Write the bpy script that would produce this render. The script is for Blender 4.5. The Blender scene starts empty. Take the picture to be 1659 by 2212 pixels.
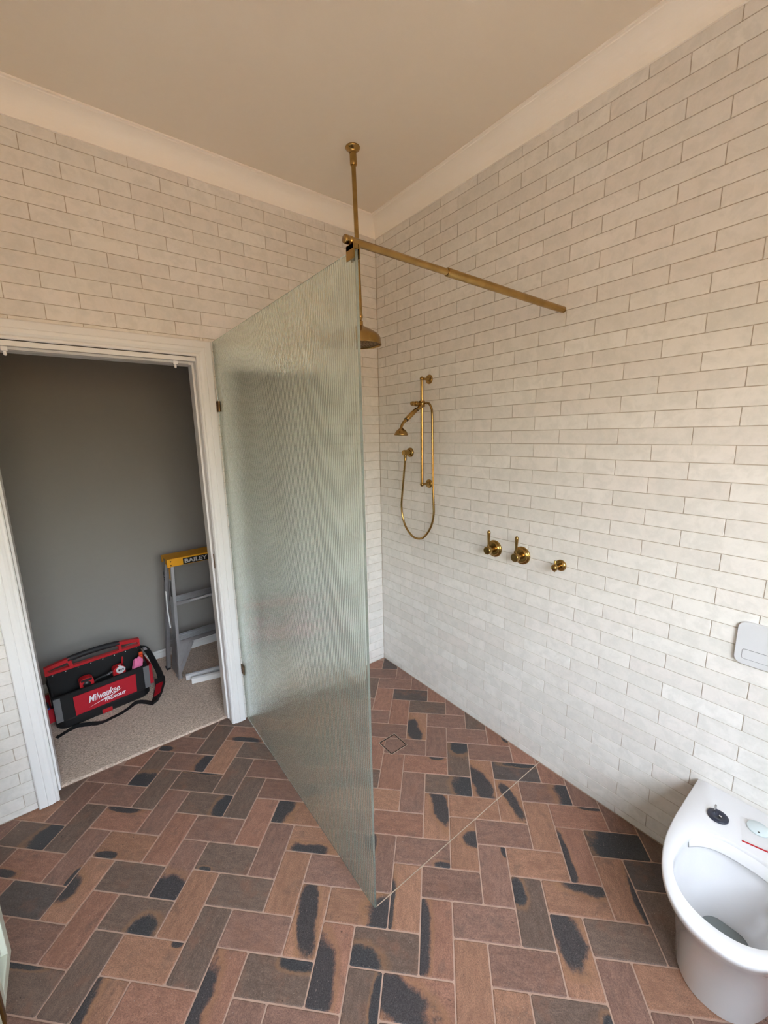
import bpy, bmesh, math, random
from mathutils import Matrix, Vector, noise

rnd = random.Random(7)
SC = bpy.context.scene
COL = SC.collection
pi = math.pi

# ------------------------------------------------------------------ camera
cam_data = bpy.data.cameras.new('camera')
cam = bpy.data.objects.new('camera', cam_data)
COL.objects.link(cam)
right = Vector((0.78948124, -0.6134667, -0.01944168))
down = Vector((-0.13064271, -0.13700802, -0.98191715))
fwd = Vector((0.59970981, 0.77774508, -0.18831021))
m = Matrix.Identity(4)
for r in range(3):
    m[r][0], m[r][1], m[r][2] = right[r], -down[r], -fwd[r]
m[0][3], m[1][3], m[2][3] = -1.7095, -2.2502, 1.6643
cam.matrix_world = m
cam_data.sensor_fit = 'HORIZONTAL'
cam_data.sensor_width = 36.0
cam_data.lens = 880.78 / 1659 * 36.0
cam_data.clip_start = 0.02
SC.camera = cam

# ------------------------------------------------------------------ world: overcast daylight, dry ground below the horizon
SKY_STRENGTH = 6.2
world = bpy.data.worlds.new('world')
SC.world = world
world.use_nodes = True
nt = world.node_tree
nt.nodes.clear()
wo = nt.nodes.new('ShaderNodeOutputWorld')
bg = nt.nodes.new('ShaderNodeBackground')
tc = nt.nodes.new('ShaderNodeTexCoord')
sx = nt.nodes.new('ShaderNodeSeparateXYZ')
rp = nt.nodes.new('ShaderNodeValToRGB')
mr = nt.nodes.new('ShaderNodeMapRange')
mr.inputs['From Min'].default_value = -1
mr.inputs['From Max'].default_value = 1
e = rp.color_ramp.elements
e[0].position, e[0].color = 0.0, (0.165, 0.102, 0.048, 1)
e[1].position, e[1].color = 1.0, (0.72, 0.84, 0.99, 1)
for p_, c_ in ((0.49, (0.18, 0.115, 0.058, 1)), (0.51, (0.26, 0.235, 0.15, 1)), (0.56, (0.40, 0.395, 0.34, 1)), (0.70, (0.84, 0.96, 1.10, 1))):
    k = rp.color_ramp.elements.new(p_)
    k.color = c_
nt.links.new(tc.outputs['Generated'], sx.inputs[0])
nt.links.new(sx.outputs['Z'], mr.inputs['Value'])
nt.links.new(mr.outputs['Result'], rp.inputs['Fac'])
nt.links.new(rp.outputs['Color'], bg.inputs['Color'])
bg.inputs['Strength'].default_value = SKY_STRENGTH
nt.links.new(bg.outputs[0], wo.inputs[0])

# window in the back wall (behind the camera): a portal for the daylight
WIN = dict(x0=-2.30, x1=-0.62, z0=0.95, z1=2.25, y=-3.0)
ld = bpy.data.lights.new('window_portal', 'AREA')
ld.shape = 'RECTANGLE'
ld.size, ld.size_y = WIN['x1'] - WIN['x0'], WIN['z1'] - WIN['z0']
ld.energy = 1
ld.cycles.is_portal = True
lo = bpy.data.objects.new('window_portal', ld)
COL.objects.link(lo)
lo.location = ((WIN['x0'] + WIN['x1']) / 2, WIN['y'] - 0.08, (WIN['z0'] + WIN['z1']) / 2)
lo.rotation_euler = (pi / 2, 0, pi)      # shines towards +y

SC.view_settings.view_transform = 'Standard'
SC.view_settings.look = 'None'
SC.view_settings.gamma = 1
SC.view_settings.exposure = 2.18
SC.view_settings.use_curve_mapping = False
SC.cycles.max_bounces = 12
SC.cycles.diffuse_bounces = 7
SC.cycles.glossy_bounces = 4
SC.cycles.transmission_bounces = 10
SC.cycles.transparent_max_bounces = 10
SC.cycles.sample_clamp_indirect = 20.0
SC.cycles.use_denoising = True


# ------------------------------------------------------------------ materials
def srgb(r, g, b):
    f = lambda c: (c / 12.92 if c <= 0.04045 else ((c + 0.055) / 1.055) ** 2.4)
    return (f(r / 255), f(g / 255), f(b / 255), 1)


class NB:
    """little node builder"""
    def __init__(s, name):
        s.m = bpy.data.materials.new(name)
        s.m.use_nodes = True
        s.t = s.m.node_tree
        s.p = s.t.nodes['Principled BSDF']

    def n(s, kind, **kw):
        x = s.t.nodes.new(kind)
        for k, v in kw.items():
            setattr(x, k, v)
        return x

    def l(s, a, b):
        s.t.links.new(a, b)

    def setp(s, **kw):
        for k, v in kw.items():
            s.p.inputs[k.replace('_', ' ')].default_value = v

    def math(s, op, a, b=None, c=None, clamp=False):
        x = s.n('ShaderNodeMath', operation=op, use_clamp=clamp)
        for i, v in enumerate((a, b, c)):
            if v is None:
                continue
            if isinstance(v, (int, float)):
                x.inputs[i].default_value = v
            else:
                s.l(v, x.inputs[i])
        return x.outputs[0]

    def mix(s, fac, a, b, mode='MIX'):
        x = s.n('ShaderNodeMix', data_type='RGBA', blend_type=mode)
        for i, v in ((0, fac), (6, a), (7, b)):
            if isinstance(v, (int, float)):
                x.inputs[i].default_value = v
            elif isinstance(v, tuple):
                x.inputs[i].default_value = v
            else:
                s.l(v, x.inputs[i])
        return x.outputs[2]

    def noise(s, vec, scale, detail=3, rough=0.5, dist=0.0):
        x = s.n('ShaderNodeTexNoise')
        x.inputs['Scale'].default_value = scale
        x.inputs['Detail'].default_value = detail
        x.inputs['Roughness'].default_value = rough
        x.inputs['Distortion'].default_value = dist
        if vec is not None:
            s.l(vec, x.inputs['Vector'])
        return x.outputs['Fac']

    def mapping(s, vec, scale=(1, 1, 1), loc=(0, 0, 0)):
        x = s.n('ShaderNodeMapping')
        x.inputs['Scale'].default_value = scale
        x.inputs['Location'].default_value = loc
        s.l(vec, x.inputs['Vector'])
        return x.outputs[0]

    def ramp(s, fac, lo, hi, a=0.0, b=1.0):
        x = s.n('ShaderNodeMapRange', interpolation_type='SMOOTHSTEP')
        s.l(fac, x.inputs['Value'])
        for k, v in (('From Min', lo), ('From Max', hi), ('To Min', a), ('To Max', b)):
            x.inputs[k].default_value = v
        return x.outputs['Result']

    def bump(s, h, strength, dist=0.002):
        x = s.n('ShaderNodeBump')
        x.inputs['Strength'].default_value = strength
        x.inputs['Distance'].default_value = dist
        s.l(h, x.inputs['Height'])
        s.l(x.outputs[0], s.p.inputs['Normal'])

    def objco(s):
        return s.n('ShaderNodeTexCoord').outputs['Object']


def simple(name, col, rough=0.5, metal=0.0, var=0.06, scale=30, bump=0.0, bscale=200, coat=0.0, spec=0.5):
    b = NB(name)
    co = b.objco()
    nz = b.noise(co, scale, 4)
    dark = tuple(c * (1 - var) for c in col[:3]) + (1,)
    lite = tuple(min(1, c * (1 + var)) for c in col[:3]) + (1,)
    b.l(b.mix(nz, dark, lite), b.p.inputs['Base Color'])
    b.setp(Roughness=rough, Metallic=metal)
    b.p.inputs['Specular IOR Level'].default_value = spec
    if coat:
        b.p.inputs['Coat Weight'].default_value = coat
        b.p.inputs['Coat Roughness'].default_value = 0.08
    if bump:
        b.bump(b.noise(co, bscale, 3), bump)
    return b.m


def tile_material():
    b = NB('glazed_wall_tile')
    geo = b.n('ShaderNodeNewGeometry')
    oi = b.n('ShaderNodeObjectInfo')
    r = b.math('FRACT', b.math('ADD', geo.outputs['Random Per Island'], oi.outputs['Random']))
    pos = geo.outputs['Position']
    off = b.n('ShaderNodeCombineXYZ')
    for i in range(3):
        b.l(b.math('MULTIPLY', r, 17.3 + i * 5), off.inputs[i])
    va = b.n('ShaderNodeVectorMath', operation='ADD')
    b.l(pos, va.inputs[0])
    b.l(off.outputs[0], va.inputs[1])
    vec = va.outputs[0]
    cloud = b.noise(vec, 20, 5, 0.62, 0.5)
    fine = b.noise(vec, 90, 3, 0.6)
    base = b.mix(r, srgb(219, 215, 209), srgb(231, 228, 223))
    r2 = b.math('FRACT', b.math('MULTIPLY', r, 7.31))
    base = b.mix(b.math('MULTIPLY', r2, 0.35), base, srgb(226, 215, 209))
    base = b.mix(b.ramp(cloud, 0.38, 0.66, 0, 0.48), base, srgb(204, 202, 196))
    base = b.mix(b.ramp(fine, 0.45, 0.7, 0, 0.12), base, srgb(240, 238, 234))
    b.l(base, b.p.inputs['Base Color'])
    b.l(b.ramp(cloud, 0.3, 0.7, 0.34, 0.52), b.p.inputs['Roughness'])
    b.p.inputs['Specular IOR Level'].default_value = 0.38
    h = b.math('ADD', b.math('MULTIPLY', b.noise(vec, 26, 2, 0.4), 1.0), b.math('MULTIPLY', fine, 0.12))
    b.bump(h, 0.65, 0.004)
    return b.m


def brick_material(individual=True):
    b = NB('floor_brick' if individual else 'floor_brick_outlying')
    oi = b.n('ShaderNodeObjectInfo')
    geo = b.n('ShaderNodeNewGeometry')
    if individual:
        co = b.objco()
        rr = oi.outputs['Random']
        ta = b.n('ShaderNodeAttribute', attribute_type='OBJECT', attribute_name='tone')
        tone = ta.outputs['Color']
        pa = b.n('ShaderNodeAttribute', attribute_type='OBJECT', attribute_name='scorch')
        ps = b.n('ShaderNodeAttribute', attribute_type='OBJECT', attribute_name='scorch_size')
    else:
        co = geo.outputs['Position']
        rr = geo.outputs['Random Per Island']
        cr = b.n('ShaderNodeValToRGB')
        cr.color_ramp.elements[0].color = TONES['B'] + (1,)
        cr.color_ramp.elements[1].color = TONES['R'] + (1,)
        k = cr.color_ramp.elements.new(0.5)
        k.color = TONES['P'] + (1,)
        b.l(rr, cr.inputs[0])
        tone = cr.outputs[0]
    off = b.n('ShaderNodeCombineXYZ')
    for i in range(3):
        b.l(b.math('MULTIPLY', rr, 9.7 + i * 6), off.inputs[i])
    va = b.n('ShaderNodeVectorMath', operation='ADD')
    b.l(co, va.inputs[0])
    b.l(off.outputs[0], va.inputs[1])
    vec = va.outputs[0]
    streak = b.noise(b.mapping(vec, (22, 60, 22)), 1.0, 5, 0.7, 0.2)
    grain = b.noise(b.mapping(vec, (260, 330, 260)), 1.0, 3, 0.7)
    cloud = b.noise(vec, 13, 4, 0.6)
    speck = b.noise(vec, 210, 2, 0.55)
    hsv = b.n('ShaderNodeHueSaturation')
    b.l(tone, hsv.inputs['Color'])
    b.l(b.math('MULTIPLY', b.ramp(streak, 0.3, 0.7, 0.84, 1.16), b.ramp(grain, 0.3, 0.7, 0.72, 1.28)), hsv.inputs['Value'])
    base = hsv.outputs[0]
    base = b.mix(b.ramp(cloud, 0.5, 0.72, 0, 0.50), base, (0.215, 0.105, 0.068, 1))
    base = b.mix(b.ramp(cloud, 0.30, 0.44, 0.35, 0.0), base, (0.110, 0.080, 0.064, 1))
    if individual:
        # scorched patch: a tilted ellipse with a frayed rim and an ochre halo, in the brick's own frame
        d = b.n('ShaderNodeVectorMath', operation='SUBTRACT')
        b.l(co, d.inputs[0])
        b.l(pa.outputs['Vector'], d.inputs[1])
        psx = b.n('ShaderNodeSeparateXYZ')
        b.l(ps.outputs['Vector'], psx.inputs[0])
        vr = b.n('ShaderNodeVectorRotate', rotation_type='Z_AXIS')
        b.l(d.outputs[0], vr.inputs['Vector'])
        b.l(psx.outputs[2], vr.inputs['Angle'])
        q = b.n('ShaderNodeVectorMath', operation='MULTIPLY')
        b.l(vr.outputs[0], q.inputs[0])
        b.l(ps.outputs['Vector'], q.inputs[1])
        sp = b.n('ShaderNodeSeparateXYZ')
        b.l(q.outputs[0], sp.inputs[0])
        rad = b.math('SQRT', b.math('ADD', b.math('POWER', b.math('ABSOLUTE', sp.outputs[0]), 2.3),
                                    b.math('POWER', b.math('ABSOLUTE', sp.outputs[1]), 2.3)))
        wob = b.math('MULTIPLY', b.math('SUBTRACT', b.noise(vec, 15, 2, 0.5), 0.5), 1.1)
        wob2 = b.math('MULTIPLY', b.math('SUBTRACT', b.noise(vec, 120, 3, 0.6), 0.5), 0.45)
        rad = b.math('ADD', b.math('ADD', rad, wob), wob2)
        halo = b.math('MULTIPLY', b.ramp(rad, 0.8, 1.05), b.ramp(rad, 1.1, 1.6, 0.45, 0.0))
        base = b.mix(halo, base, (0.27, 0.140, 0.068, 1))
        char = b.mix(b.ramp(grain, 0.3, 0.7), (0.020, 0.021, 0.024, 1), (0.056, 0.058, 0.063, 1))
        base = b.mix(b.ramp(rad, 0.72, 1.10, 0.94, 0.0), base, char)
    base = b.mix(b.ramp(speck, 0.66, 0.76, 0, 0.50), base, (0.42, 0.33, 0.28, 1))
    pit = b.noise(vec, 75, 2, 0.5)
    base = b.mix(b.ramp(pit, 0.27, 0.21, 0, 0.75), base, (0.035, 0.026, 0.022, 1))
    base = b.mix(b.ramp(speck, 0.36, 0.24, 0, 0.45), base, (0.05, 0.04, 0.035, 1))
    b.l(base, b.p.inputs['Base Color'])
    b.setp(Roughness=0.58)
    b.p.inputs['Specular IOR Level'].default_value = 0.36
    h = b.math('ADD', b.math('MULTIPLY', streak, 0.5), b.math('MULTIPLY', grain, 0.6))
    b.bump(h, 0.35, 0.0012)
    return b.m


def brass_material(name='aged_brass', col=(0.45, 0.285, 0.098, 1), rough=0.19):
    b = NB(name)
    co = b.objco()
    nz = b.noise(co, 22, 4)
    br = b.noise(co, 90, 3)
    c = b.mix(b.ramp(nz, 0.35, 0.7), tuple(x * 0.78 for x in col[:3]) + (1,), col)
    b.l(c, b.p.inputs['Base Color'])
    b.setp(Metallic=1.0)
    b.l(b.ramp(br, 0.2, 0.8, rough - 0.03, rough + 0.04), b.p.inputs['Roughness'])
    return b.m


def glass_material():
    b = NB('reeded_glass')
    b.setp(Roughness=0.05, IOR=1.5, Base_Color=(0.90, 0.985, 0.94, 1))
    b.p.inputs['Transmission Weight'].default_value = 1.0
    # diffuse and translucent share added to make the glass milkier and paler
    out = b.t.nodes['Material Output']
    df = b.n('ShaderNodeBsdfDiffuse')
    df.inputs['Color'].default_value = (0.80, 0.90, 0.82, 1)
    tl = b.n('ShaderNodeBsdfTranslucent')
    tl.inputs['Color'].default_value = (0.80, 0.90, 0.82, 1)
    m1 = b.n('ShaderNodeMixShader')
    m1.inputs[0].default_value = 0.5
    b.l(df.outputs[0], m1.inputs[1])
    b.l(tl.outputs[0], m1.inputs[2])
    m2 = b.n('ShaderNodeMixShader')
    m2.inputs[0].default_value = 0.10
    b.l(b.p.outputs[0], m2.inputs[1])
    b.l(m1.outputs[0], m2.inputs[2])
    b.l(m2.outputs[0], out.inputs['Surface'])
    return b.m


def thin_glass(name='window_glass'):
    b = NB(name)
    out = b.t.nodes['Material Output']
    tr = b.n('ShaderNodeBsdfTransparent')
    gl = b.n('ShaderNodeBsdfGlossy')
    gl.inputs['Roughness'].default_value = 0.02
    lw = b.n('ShaderNodeLayerWeight')
    mx = b.n('ShaderNodeMixShader')
    b.l(b.math('MULTIPLY_ADD', b.math('POWER', lw.outputs['Facing'], 4.0), 0.7, 0.05), mx.inputs[0])
    b.l(tr.outputs[0], mx.inputs[1])
    b.l(gl.outputs[0], mx.inputs[2])
    b.l(mx.outputs[0], out.inputs['Surface'])
    return b.m


def carpet_material():
    b = NB('beige_carpet')
    pos = b.n('ShaderNodeNewGeometry').outputs['Position']
    a = b.noise(b.mapping(pos, (95, 150, 95)), 1.0, 5, 0.78, 0.5)
    c = b.noise(pos, 5, 3)
    col = b.mix(b.ramp(a, 0.34, 0.66), srgb(172, 149, 131), srgb(246, 226, 209))
    col = b.mix(b.ramp(c, 0.4, 0.7, 0, 0.25), col, srgb(192, 170, 156))
    b.l(col, b.p.inputs['Base Color'])
    b.setp(Roughness=1.0)
    b.p.inputs['Specular IOR Level'].default_value = 0.1
    b.bump(a, 0.9, 0.006)
    return b.m


TONES = {'R': (0.268, 0.134, 0.093), 'P': (0.208, 0.117, 0.089), 'B': (0.142, 0.096, 0.075),
         'O': (0.290, 0.152, 0.098), 'D': (0.082, 0.065, 0.059)}

M = dict(
    tile=tile_material(),
    brick=brick_material(True),
    brick2=brick_material(False),
    grout=simple('wall_grout', srgb(184, 172, 158), 0.9, var=0.05),
    mortar=simple('floor_mortar', srgb(172, 142, 125), 0.95, var=0.12, scale=60, bump=0.4, bscale=400),
    paint=simple('white_ceiling_paint', srgb(232, 222, 208), 0.85, var=0.015, bump=0.08, bscale=220, spec=0.25),
    cornice=simple('white_cornice_paint', srgb(246, 240, 232), 0.8, var=0.01, spec=0.25),
    gloss=simple('white_gloss_trim_paint', srgb(229, 228, 227), 0.35, var=0.008, scale=6),
    hall=simple('grey_hall_paint', srgb(158, 155, 150), 0.8, var=0.02, bump=0.1, bscale=260, spec=0.25),
    carpet=carpet_material(),
    brass=brass_material(),
    brass_dark=brass_material('dark_brass', (0.24, 0.135, 0.05, 1), 0.4),
    glass=glass_material(),
    pane=thin_glass(),
    ceramic=simple('white_ceramic', srgb(217, 216, 217), 0.12, var=0.008, coat=0.6),
    plastic=simple('satin_white_plastic', srgb(206, 206, 208), 0.4, var=0.02, bump=0.05, bscale=900),
    groove=simple('dark_gap', srgb(70, 70, 72), 0.8),
    water=simple('still_water', srgb(128, 136, 137), 0.05, var=0.02),
    navy=simple('navy_black_plastic', srgb(36, 40, 56), 0.35, var=0.05),
    chrome=simple('chrome', (0.62, 0.62, 0.63, 1), 0.15, 1.0, var=0.03),
    pale=simple('pale_glazed_disc', srgb(214, 226, 228), 0.15, var=0.02),
    alu=simple('brushed_aluminium', (0.52, 0.52, 0.54, 1), 0.42, 1.0, var=0.12, scale=50),
    alu_dark=simple('dull_aluminium', (0.40, 0.40, 0.42, 1), 0.45, 1.0, var=0.15, scale=40),
    yellow=simple('yellow_plastic', srgb(238, 168, 16), 0.5, var=0.05),
    black=simple('black_woven_nylon', srgb(16, 16, 18), 0.75, var=0.25, scale=300, bump=0.5, bscale=700),
    blackp=simple('black_moulded_plastic', srgb(20, 20, 22), 0.45, var=0.1),
    grip=simple('black_rubber_grip', srgb(26, 27, 31), 0.6, var=0.2, bump=0.5, bscale=500),
    red=simple('red_nylon', srgb(176, 12, 34), 0.6, var=0.08, scale=200, bump=0.3, bscale=800),
    redp=simple('red_moulded_plastic', srgb(182, 22, 32), 0.42, var=0.05),
    grey=simple('grey_webbing', srgb(104, 104, 106), 0.7, var=0.1, bump=0.4, bscale=700),
    white=simple('white_print', srgb(238, 238, 240), 0.6, var=0.0),
    silver=simple('silver_print', srgb(200, 200, 202), 0.45, var=0.02),
    blackprint=simple('black_print', srgb(14, 14, 15), 0.5, var=0.0),
    pink=simple('pink_cloth', srgb(232, 120, 165), 0.8, var=0.15, scale=60, bump=0.4, bscale=300),
    orange=simple('orange_plastic', srgb(225, 80, 25), 0.45, var=0.05),
    blue=simple('blue_plastic', srgb(40, 100, 215), 0.4, var=0.05),
    vanity=simple('cream_satin_lacquer', srgb(194, 196, 180), 0.32, var=0.015),
    stone=simple('white_stone_top', srgb(226, 224, 218), 0.25, var=0.04, scale=12),
    slot=simple('dark_bronze', (0.05, 0.035, 0.028, 1), 0.4, 0.8),
    strip=simple('pale_metal_strip', (0.62, 0.50, 0.40, 1), 0.35, 0.6, var=0.1),
    bagfilm=thin_glass('clear_plastic_film'),
    edge=simple('green_glass_edge', srgb(120, 160, 140), 0.2),
    render=simple('outside_paving', srgb(150, 128, 104), 0.9),
)


# ------------------------------------------------------------------ mesh helpers
class MB:
    def __init__(s):
        s.v, s.f, s.sm = [], [], []

    def add(s, vs, fs, smooth=False, mat=None):
        o = len(s.v)
        if mat is not None:
            vs = [tuple(mat @ Vector(v)) for v in vs]
        s.v += [tuple(v) for v in vs]
        s.f += [tuple(i + o for i in f) for f in fs]
        s.sm += [smooth] * len(fs)
        return s

    def box(s, a, b, mat=None, bev=0.0):
        (x0, y0, z0), (x1, y1, z1) = a, b
        x0, x1 = min(x0, x1), max(x0, x1)
        y0, y1 = min(y0, y1), max(y0, y1)
        z0, z1 = min(z0, z1), max(z0, z1)
        if bev <= 0:
            v = [(x0, y0, z0), (x1, y0, z0), (x1, y1, z0), (x0, y1, z0),
                 (x0, y0, z1), (x1, y0, z1), (x1, y1, z1), (x0, y1, z1)]
            f = [(0, 3, 2, 1), (4, 5, 6, 7), (0, 1, 5, 4), (1, 2, 6, 5), (2, 3, 7, 6), (3, 0, 4, 7)]
            return s.add(v, f, False, mat)
        bm = bmesh.new()
        bmesh.ops.create_cube(bm, size=1)
        for q in bm.verts:
            q.co = Vector((x0 + (q.co.x + .5) * (x1 - x0), y0 + (q.co.y + .5) * (y1 - y0), z0 + (q.co.z + .5) * (z1 - z0)))
        bev = min(bev, (x1 - x0) * .45, (y1 - y0) * .45, (z1 - z0) * .45)
        bmesh.ops.bevel(bm, geom=list(bm.edges), offset=bev, segments=2, affect='EDGES', profile=0.6)
        s.frombm(bm, mat)
        return s

    def frombm(s, bm, mat=None, smooth=False):
        bm.verts.index_update()
        s.add([v.co[:] for v in bm.verts], [[v.index for v in f.verts] for f in bm.faces], smooth, mat)
        bm.free()

    def prism(s, poly, h0, h1, mat=None, smooth=False):
        n = len(poly)
        v = [(p[0], p[1], h0) for p in poly] + [(p[0], p[1], h1) for p in poly]
        f = [tuple(reversed(range(n))), tuple(range(n, 2 * n))]
        f += [(i, (i + 1) % n, n + (i + 1) % n, n + i) for i in range(n)]
        return s.add(v, f, smooth, mat)

    def lathe(s, prof, n=32, mat=None, smooth=True, caps=True):
        v, f = [], []
        for r, z in prof:
            for k in range(n):
                a = 2 * pi * k / n
                v.append((r * math.cos(a), r * math.sin(a), z))
        for i in range(len(prof) - 1):
            for k in range(n):
                k2 = (k + 1) % n
                f.append((i * n + k, i * n + k2, (i + 1) * n + k2, (i + 1) * n + k))
        s.add(v, f, smooth, mat)
        if caps:
            s.add([v[k] for k in range(n)], [tuple(reversed(range(n)))], False, mat)
            s.add([v[(len(prof) - 1) * n + k] for k in range(n)], [tuple(range(n))], False, mat)
        return s

    def tube(s, pts, r, n=12, mat=None, caps=True, smooth=True):
        pts = [Vector(p) for p in pts]
        rs = r if isinstance(r, (list, tuple)) else [r] * len(pts)
        v, f = [], []
        up = None
        for i, p in enumerate(pts):
            t = (pts[min(i + 1, len(pts) - 1)] - pts[max(i - 1, 0)]).normalized()
            if up is None:
                up = Vector((0, 0, 1)) if abs(t.z) < .9 else Vector((1, 0, 0))
            sd = t.cross(up).normalized()
            up = sd.cross(t).normalized()
            for k in range(n):
                a = 2 * pi * k / n
                v.append(tuple(p + (sd * math.cos(a) + up * math.sin(a)) * rs[i]))
        for i in range(len(pts) - 1):
            for k in range(n):
                k2 = (k + 1) % n
                f.append((i * n + k, i * n + k2, (i + 1) * n + k2, (i + 1) * n + k))
        s.add(v, f, smooth, mat)
        if caps:
            s.add([v[k] for k in range(n)], [tuple(reversed(range(n)))], False, mat)
            L = (len(pts) - 1) * n
            s.add([v[L + k] for k in range(n)], [tuple(range(n))], False, mat)
        return s

    def ribbon(s, pts, width, thick, side=None, mat=None):
        """flat strap along pts; side: direction of its width"""
        pts = [Vector(p) for p in pts]
        v, f = [], []
        for i, p in enumerate(pts):
            t = (pts[min(i + 1, len(pts) - 1)] - pts[max(i - 1, 0)]).normalized()
            sd = Vector(side[i] if isinstance(side, list) else side)
            sd = (sd - t * sd.dot(t)).normalized()
            nn = t.cross(sd).normalized()
            for a, b in ((-1, -1), (1, -1), (1, 1), (-1, 1)):
                v.append(tuple(p + sd * a * width / 2 + nn * b * thick / 2))
        for i in range(len(pts) - 1):
            for k in range(4):
                k2 = (k + 1) % 4
                f.append((i * 4 + k, i * 4 + k2, i * 4 + 4 + k2, i * 4 + 4 + k))
        L = (len(pts) - 1) * 4
        f += [(3, 2, 1, 0), (L, L + 1, L + 2, L + 3)]
        return s.add(v, f, False, mat)

    def mesh(s, name, mat):
        me = bpy.data.meshes.new(name)
        me.from_pydata(s.v, [], s.f)
        me.polygons.foreach_set('use_smooth', s.sm)
        bm = bmesh.new()
        bm.from_mesh(me)
        bmesh.ops.recalc_face_normals(bm, faces=bm.faces)
        bm.to_mesh(me)
        bm.free()
        me.materials.append(mat)
        return me

    def build(s, name, mat, parent=None, loc=None, rot=None, kind=None):
        return link(name, s.mesh(name, mat), parent, loc, rot, kind)


def link(name, data, parent=None, loc=None, rot=None, kind=None):
    o = bpy.data.objects.new(name, data)
    COL.objects.link(o)
    if parent is not None:
        o.parent = parent
    if loc is not None:
        o.location = loc
    if rot is not None:
        o.rotation_euler = rot
    if kind:
        o['kind'] = kind
    return o


def thing(name, label, cat, loc=(0, 0, 0), rot=(0, 0, 0), group=None):
    o = bpy.data.objects.new(name, None)
    COL.objects.link(o)
    o.empty_display_size = 0.05
    o.location = loc
    o.rotation_euler = rot
    o['label'] = label
    o['category'] = cat
    if group:
        o['group'] = group
    return o


def tag(o, label, cat, group=None):
    o['label'] = label
    o['category'] = cat
    if group:
        o['group'] = group
    return o


def axis(p, d):
    """matrix that sends local +z to direction d at point p"""
    q = Vector((0, 0, 1)).rotation_difference(Vector(d).normalized())
    return Matrix.Translation(p) @ q.to_matrix().to_4x4()


def text_mesh(body, size, extrude=0.0006, offset=0.0, shear=0.0, sx=1.0, space=1.0):
    c = bpy.data.curves.new('lettering', 'FONT')
    c.body = body
    c.size = size
    c.extrude = extrude
    c.offset = offset
    c.shear = shear
    c.space_character = space
    c.resolution_u = 3
    t = bpy.data.objects.new('tmp_text', c)
    COL.objects.link(t)
    dg = bpy.context.evaluated_depsgraph_get()
    me = bpy.data.meshes.new_from_object(t.evaluated_get(dg))
    bpy.data.objects.remove(t)
    bpy.data.curves.remove(c)
    me.transform(Matrix.Diagonal((sx, 1, 1, 1)))
    xs = [v.co.x for v in me.vertices]
    ys = [v.co.y for v in me.vertices]
    return me, min(xs), max(xs), min(ys), max(ys)


# ------------------------------------------------------------------ room shell
XW, YB, ZC = -2.46, -3.0, 2.945            # west wall, back wall, ceiling
DX0, DX1, DZ = -1.945, -1.135, 2.055       # rough door opening (inside of the lining)
P = 0.121                                  # half tile length
ROW = 0.06047                              # tile course

# floor bed under the bricks
fl = MB().box((XW - .1, YB - .1, -.06), (.1, .1, -.0021)).build('floor', M['mortar'], kind='structure')
# walls: a thin grout face carries the tiles
G = 0.0026
wl = MB()
wl.box((XW - .1, G, -.06), (DX0 - .012, .11, ZC))
wl.box((DX1 + .012, G, -.06), (.1, .11, ZC))
wl.box((DX0 - .012, G, DZ + .012), (DX1 + .012, .11, ZC))
wall_left = wl.build('wall_left', M['grout'], kind='structure')
wall_right = MB().box((G, YB - .1, -.06), (.12, G, ZC)).build('wall_right', M['grout'], kind='structure')
wall_west = MB().box((XW - .1, YB - .1, -.06), (XW, .0, ZC)).build('wall_west', M['tile'], kind='structure')
wb = MB()
wb.box((XW, YB - .1, -.06), (WIN['x0'], YB, ZC))
wb.box((WIN['x1'], YB - .1, -.06), (0, YB, ZC))
wb.box((WIN['x0'], YB - .1, -.06), (WIN['x1'], YB, WIN['z0']))
wb.box((WIN['x0'], YB - .1, WIN['z1']), (WIN['x1'], YB, ZC))
wall_back = wb.build('wall_back', M['tile'], kind='structure')
MB().box((XW - .1, YB - .1, ZC), (.1, .1, ZC + .05)).build('ceiling', M['paint'], kind='structure')

# ---- wall tiles
TL, TH, TT = 2 * P - .0026, ROW - .0026, .0026
tile_meshes = {}


def tile_mesh(w, h):
    """tile in its own frame: x along the wall, z up, face towards -y at y=0"""
    k = (round(w, 4), round(h, 4))
    if k in tile_meshes:
        return tile_meshes[k]
    b = .0009
    o = [(0, 0), (w, 0), (w, h), (0, h)]
    i = [(b, b), (w - b, b), (w - b, h - b), (b, h - b)]
    v = [(x, TT, z) for x, z in o] + [(x, b * .8, z) for x, z in o] + [(x, 0, z) for x, z in i]
    f = []
    for r in (0, 4):
        for q in range(4):
            f.append((r + q, r + (q + 1) % 4, r + 4 + (q + 1) % 4, r + 4 + q))
    f.append((8, 9, 10, 11))
    mb = MB().add(v, f)
    tile_meshes[k] = mb.mesh('tile', M['tile'])
    return tile_meshes[k]


LINE0 = 1.8477     # height of course line 0
cam_p = cam.matrix_world.translation


def px_size(p, n, w, h):
    d = p - cam_p
    dist = max(.2, d.dot(fwd))
    x, y = d.dot(right) / dist, d.dot(down) / dist
    if dist < .25 or abs(x) > .97 or abs(y) > 1.28:
        return 0
    return w * h * abs((d.normalized()).dot(n)) / dist ** 2


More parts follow.
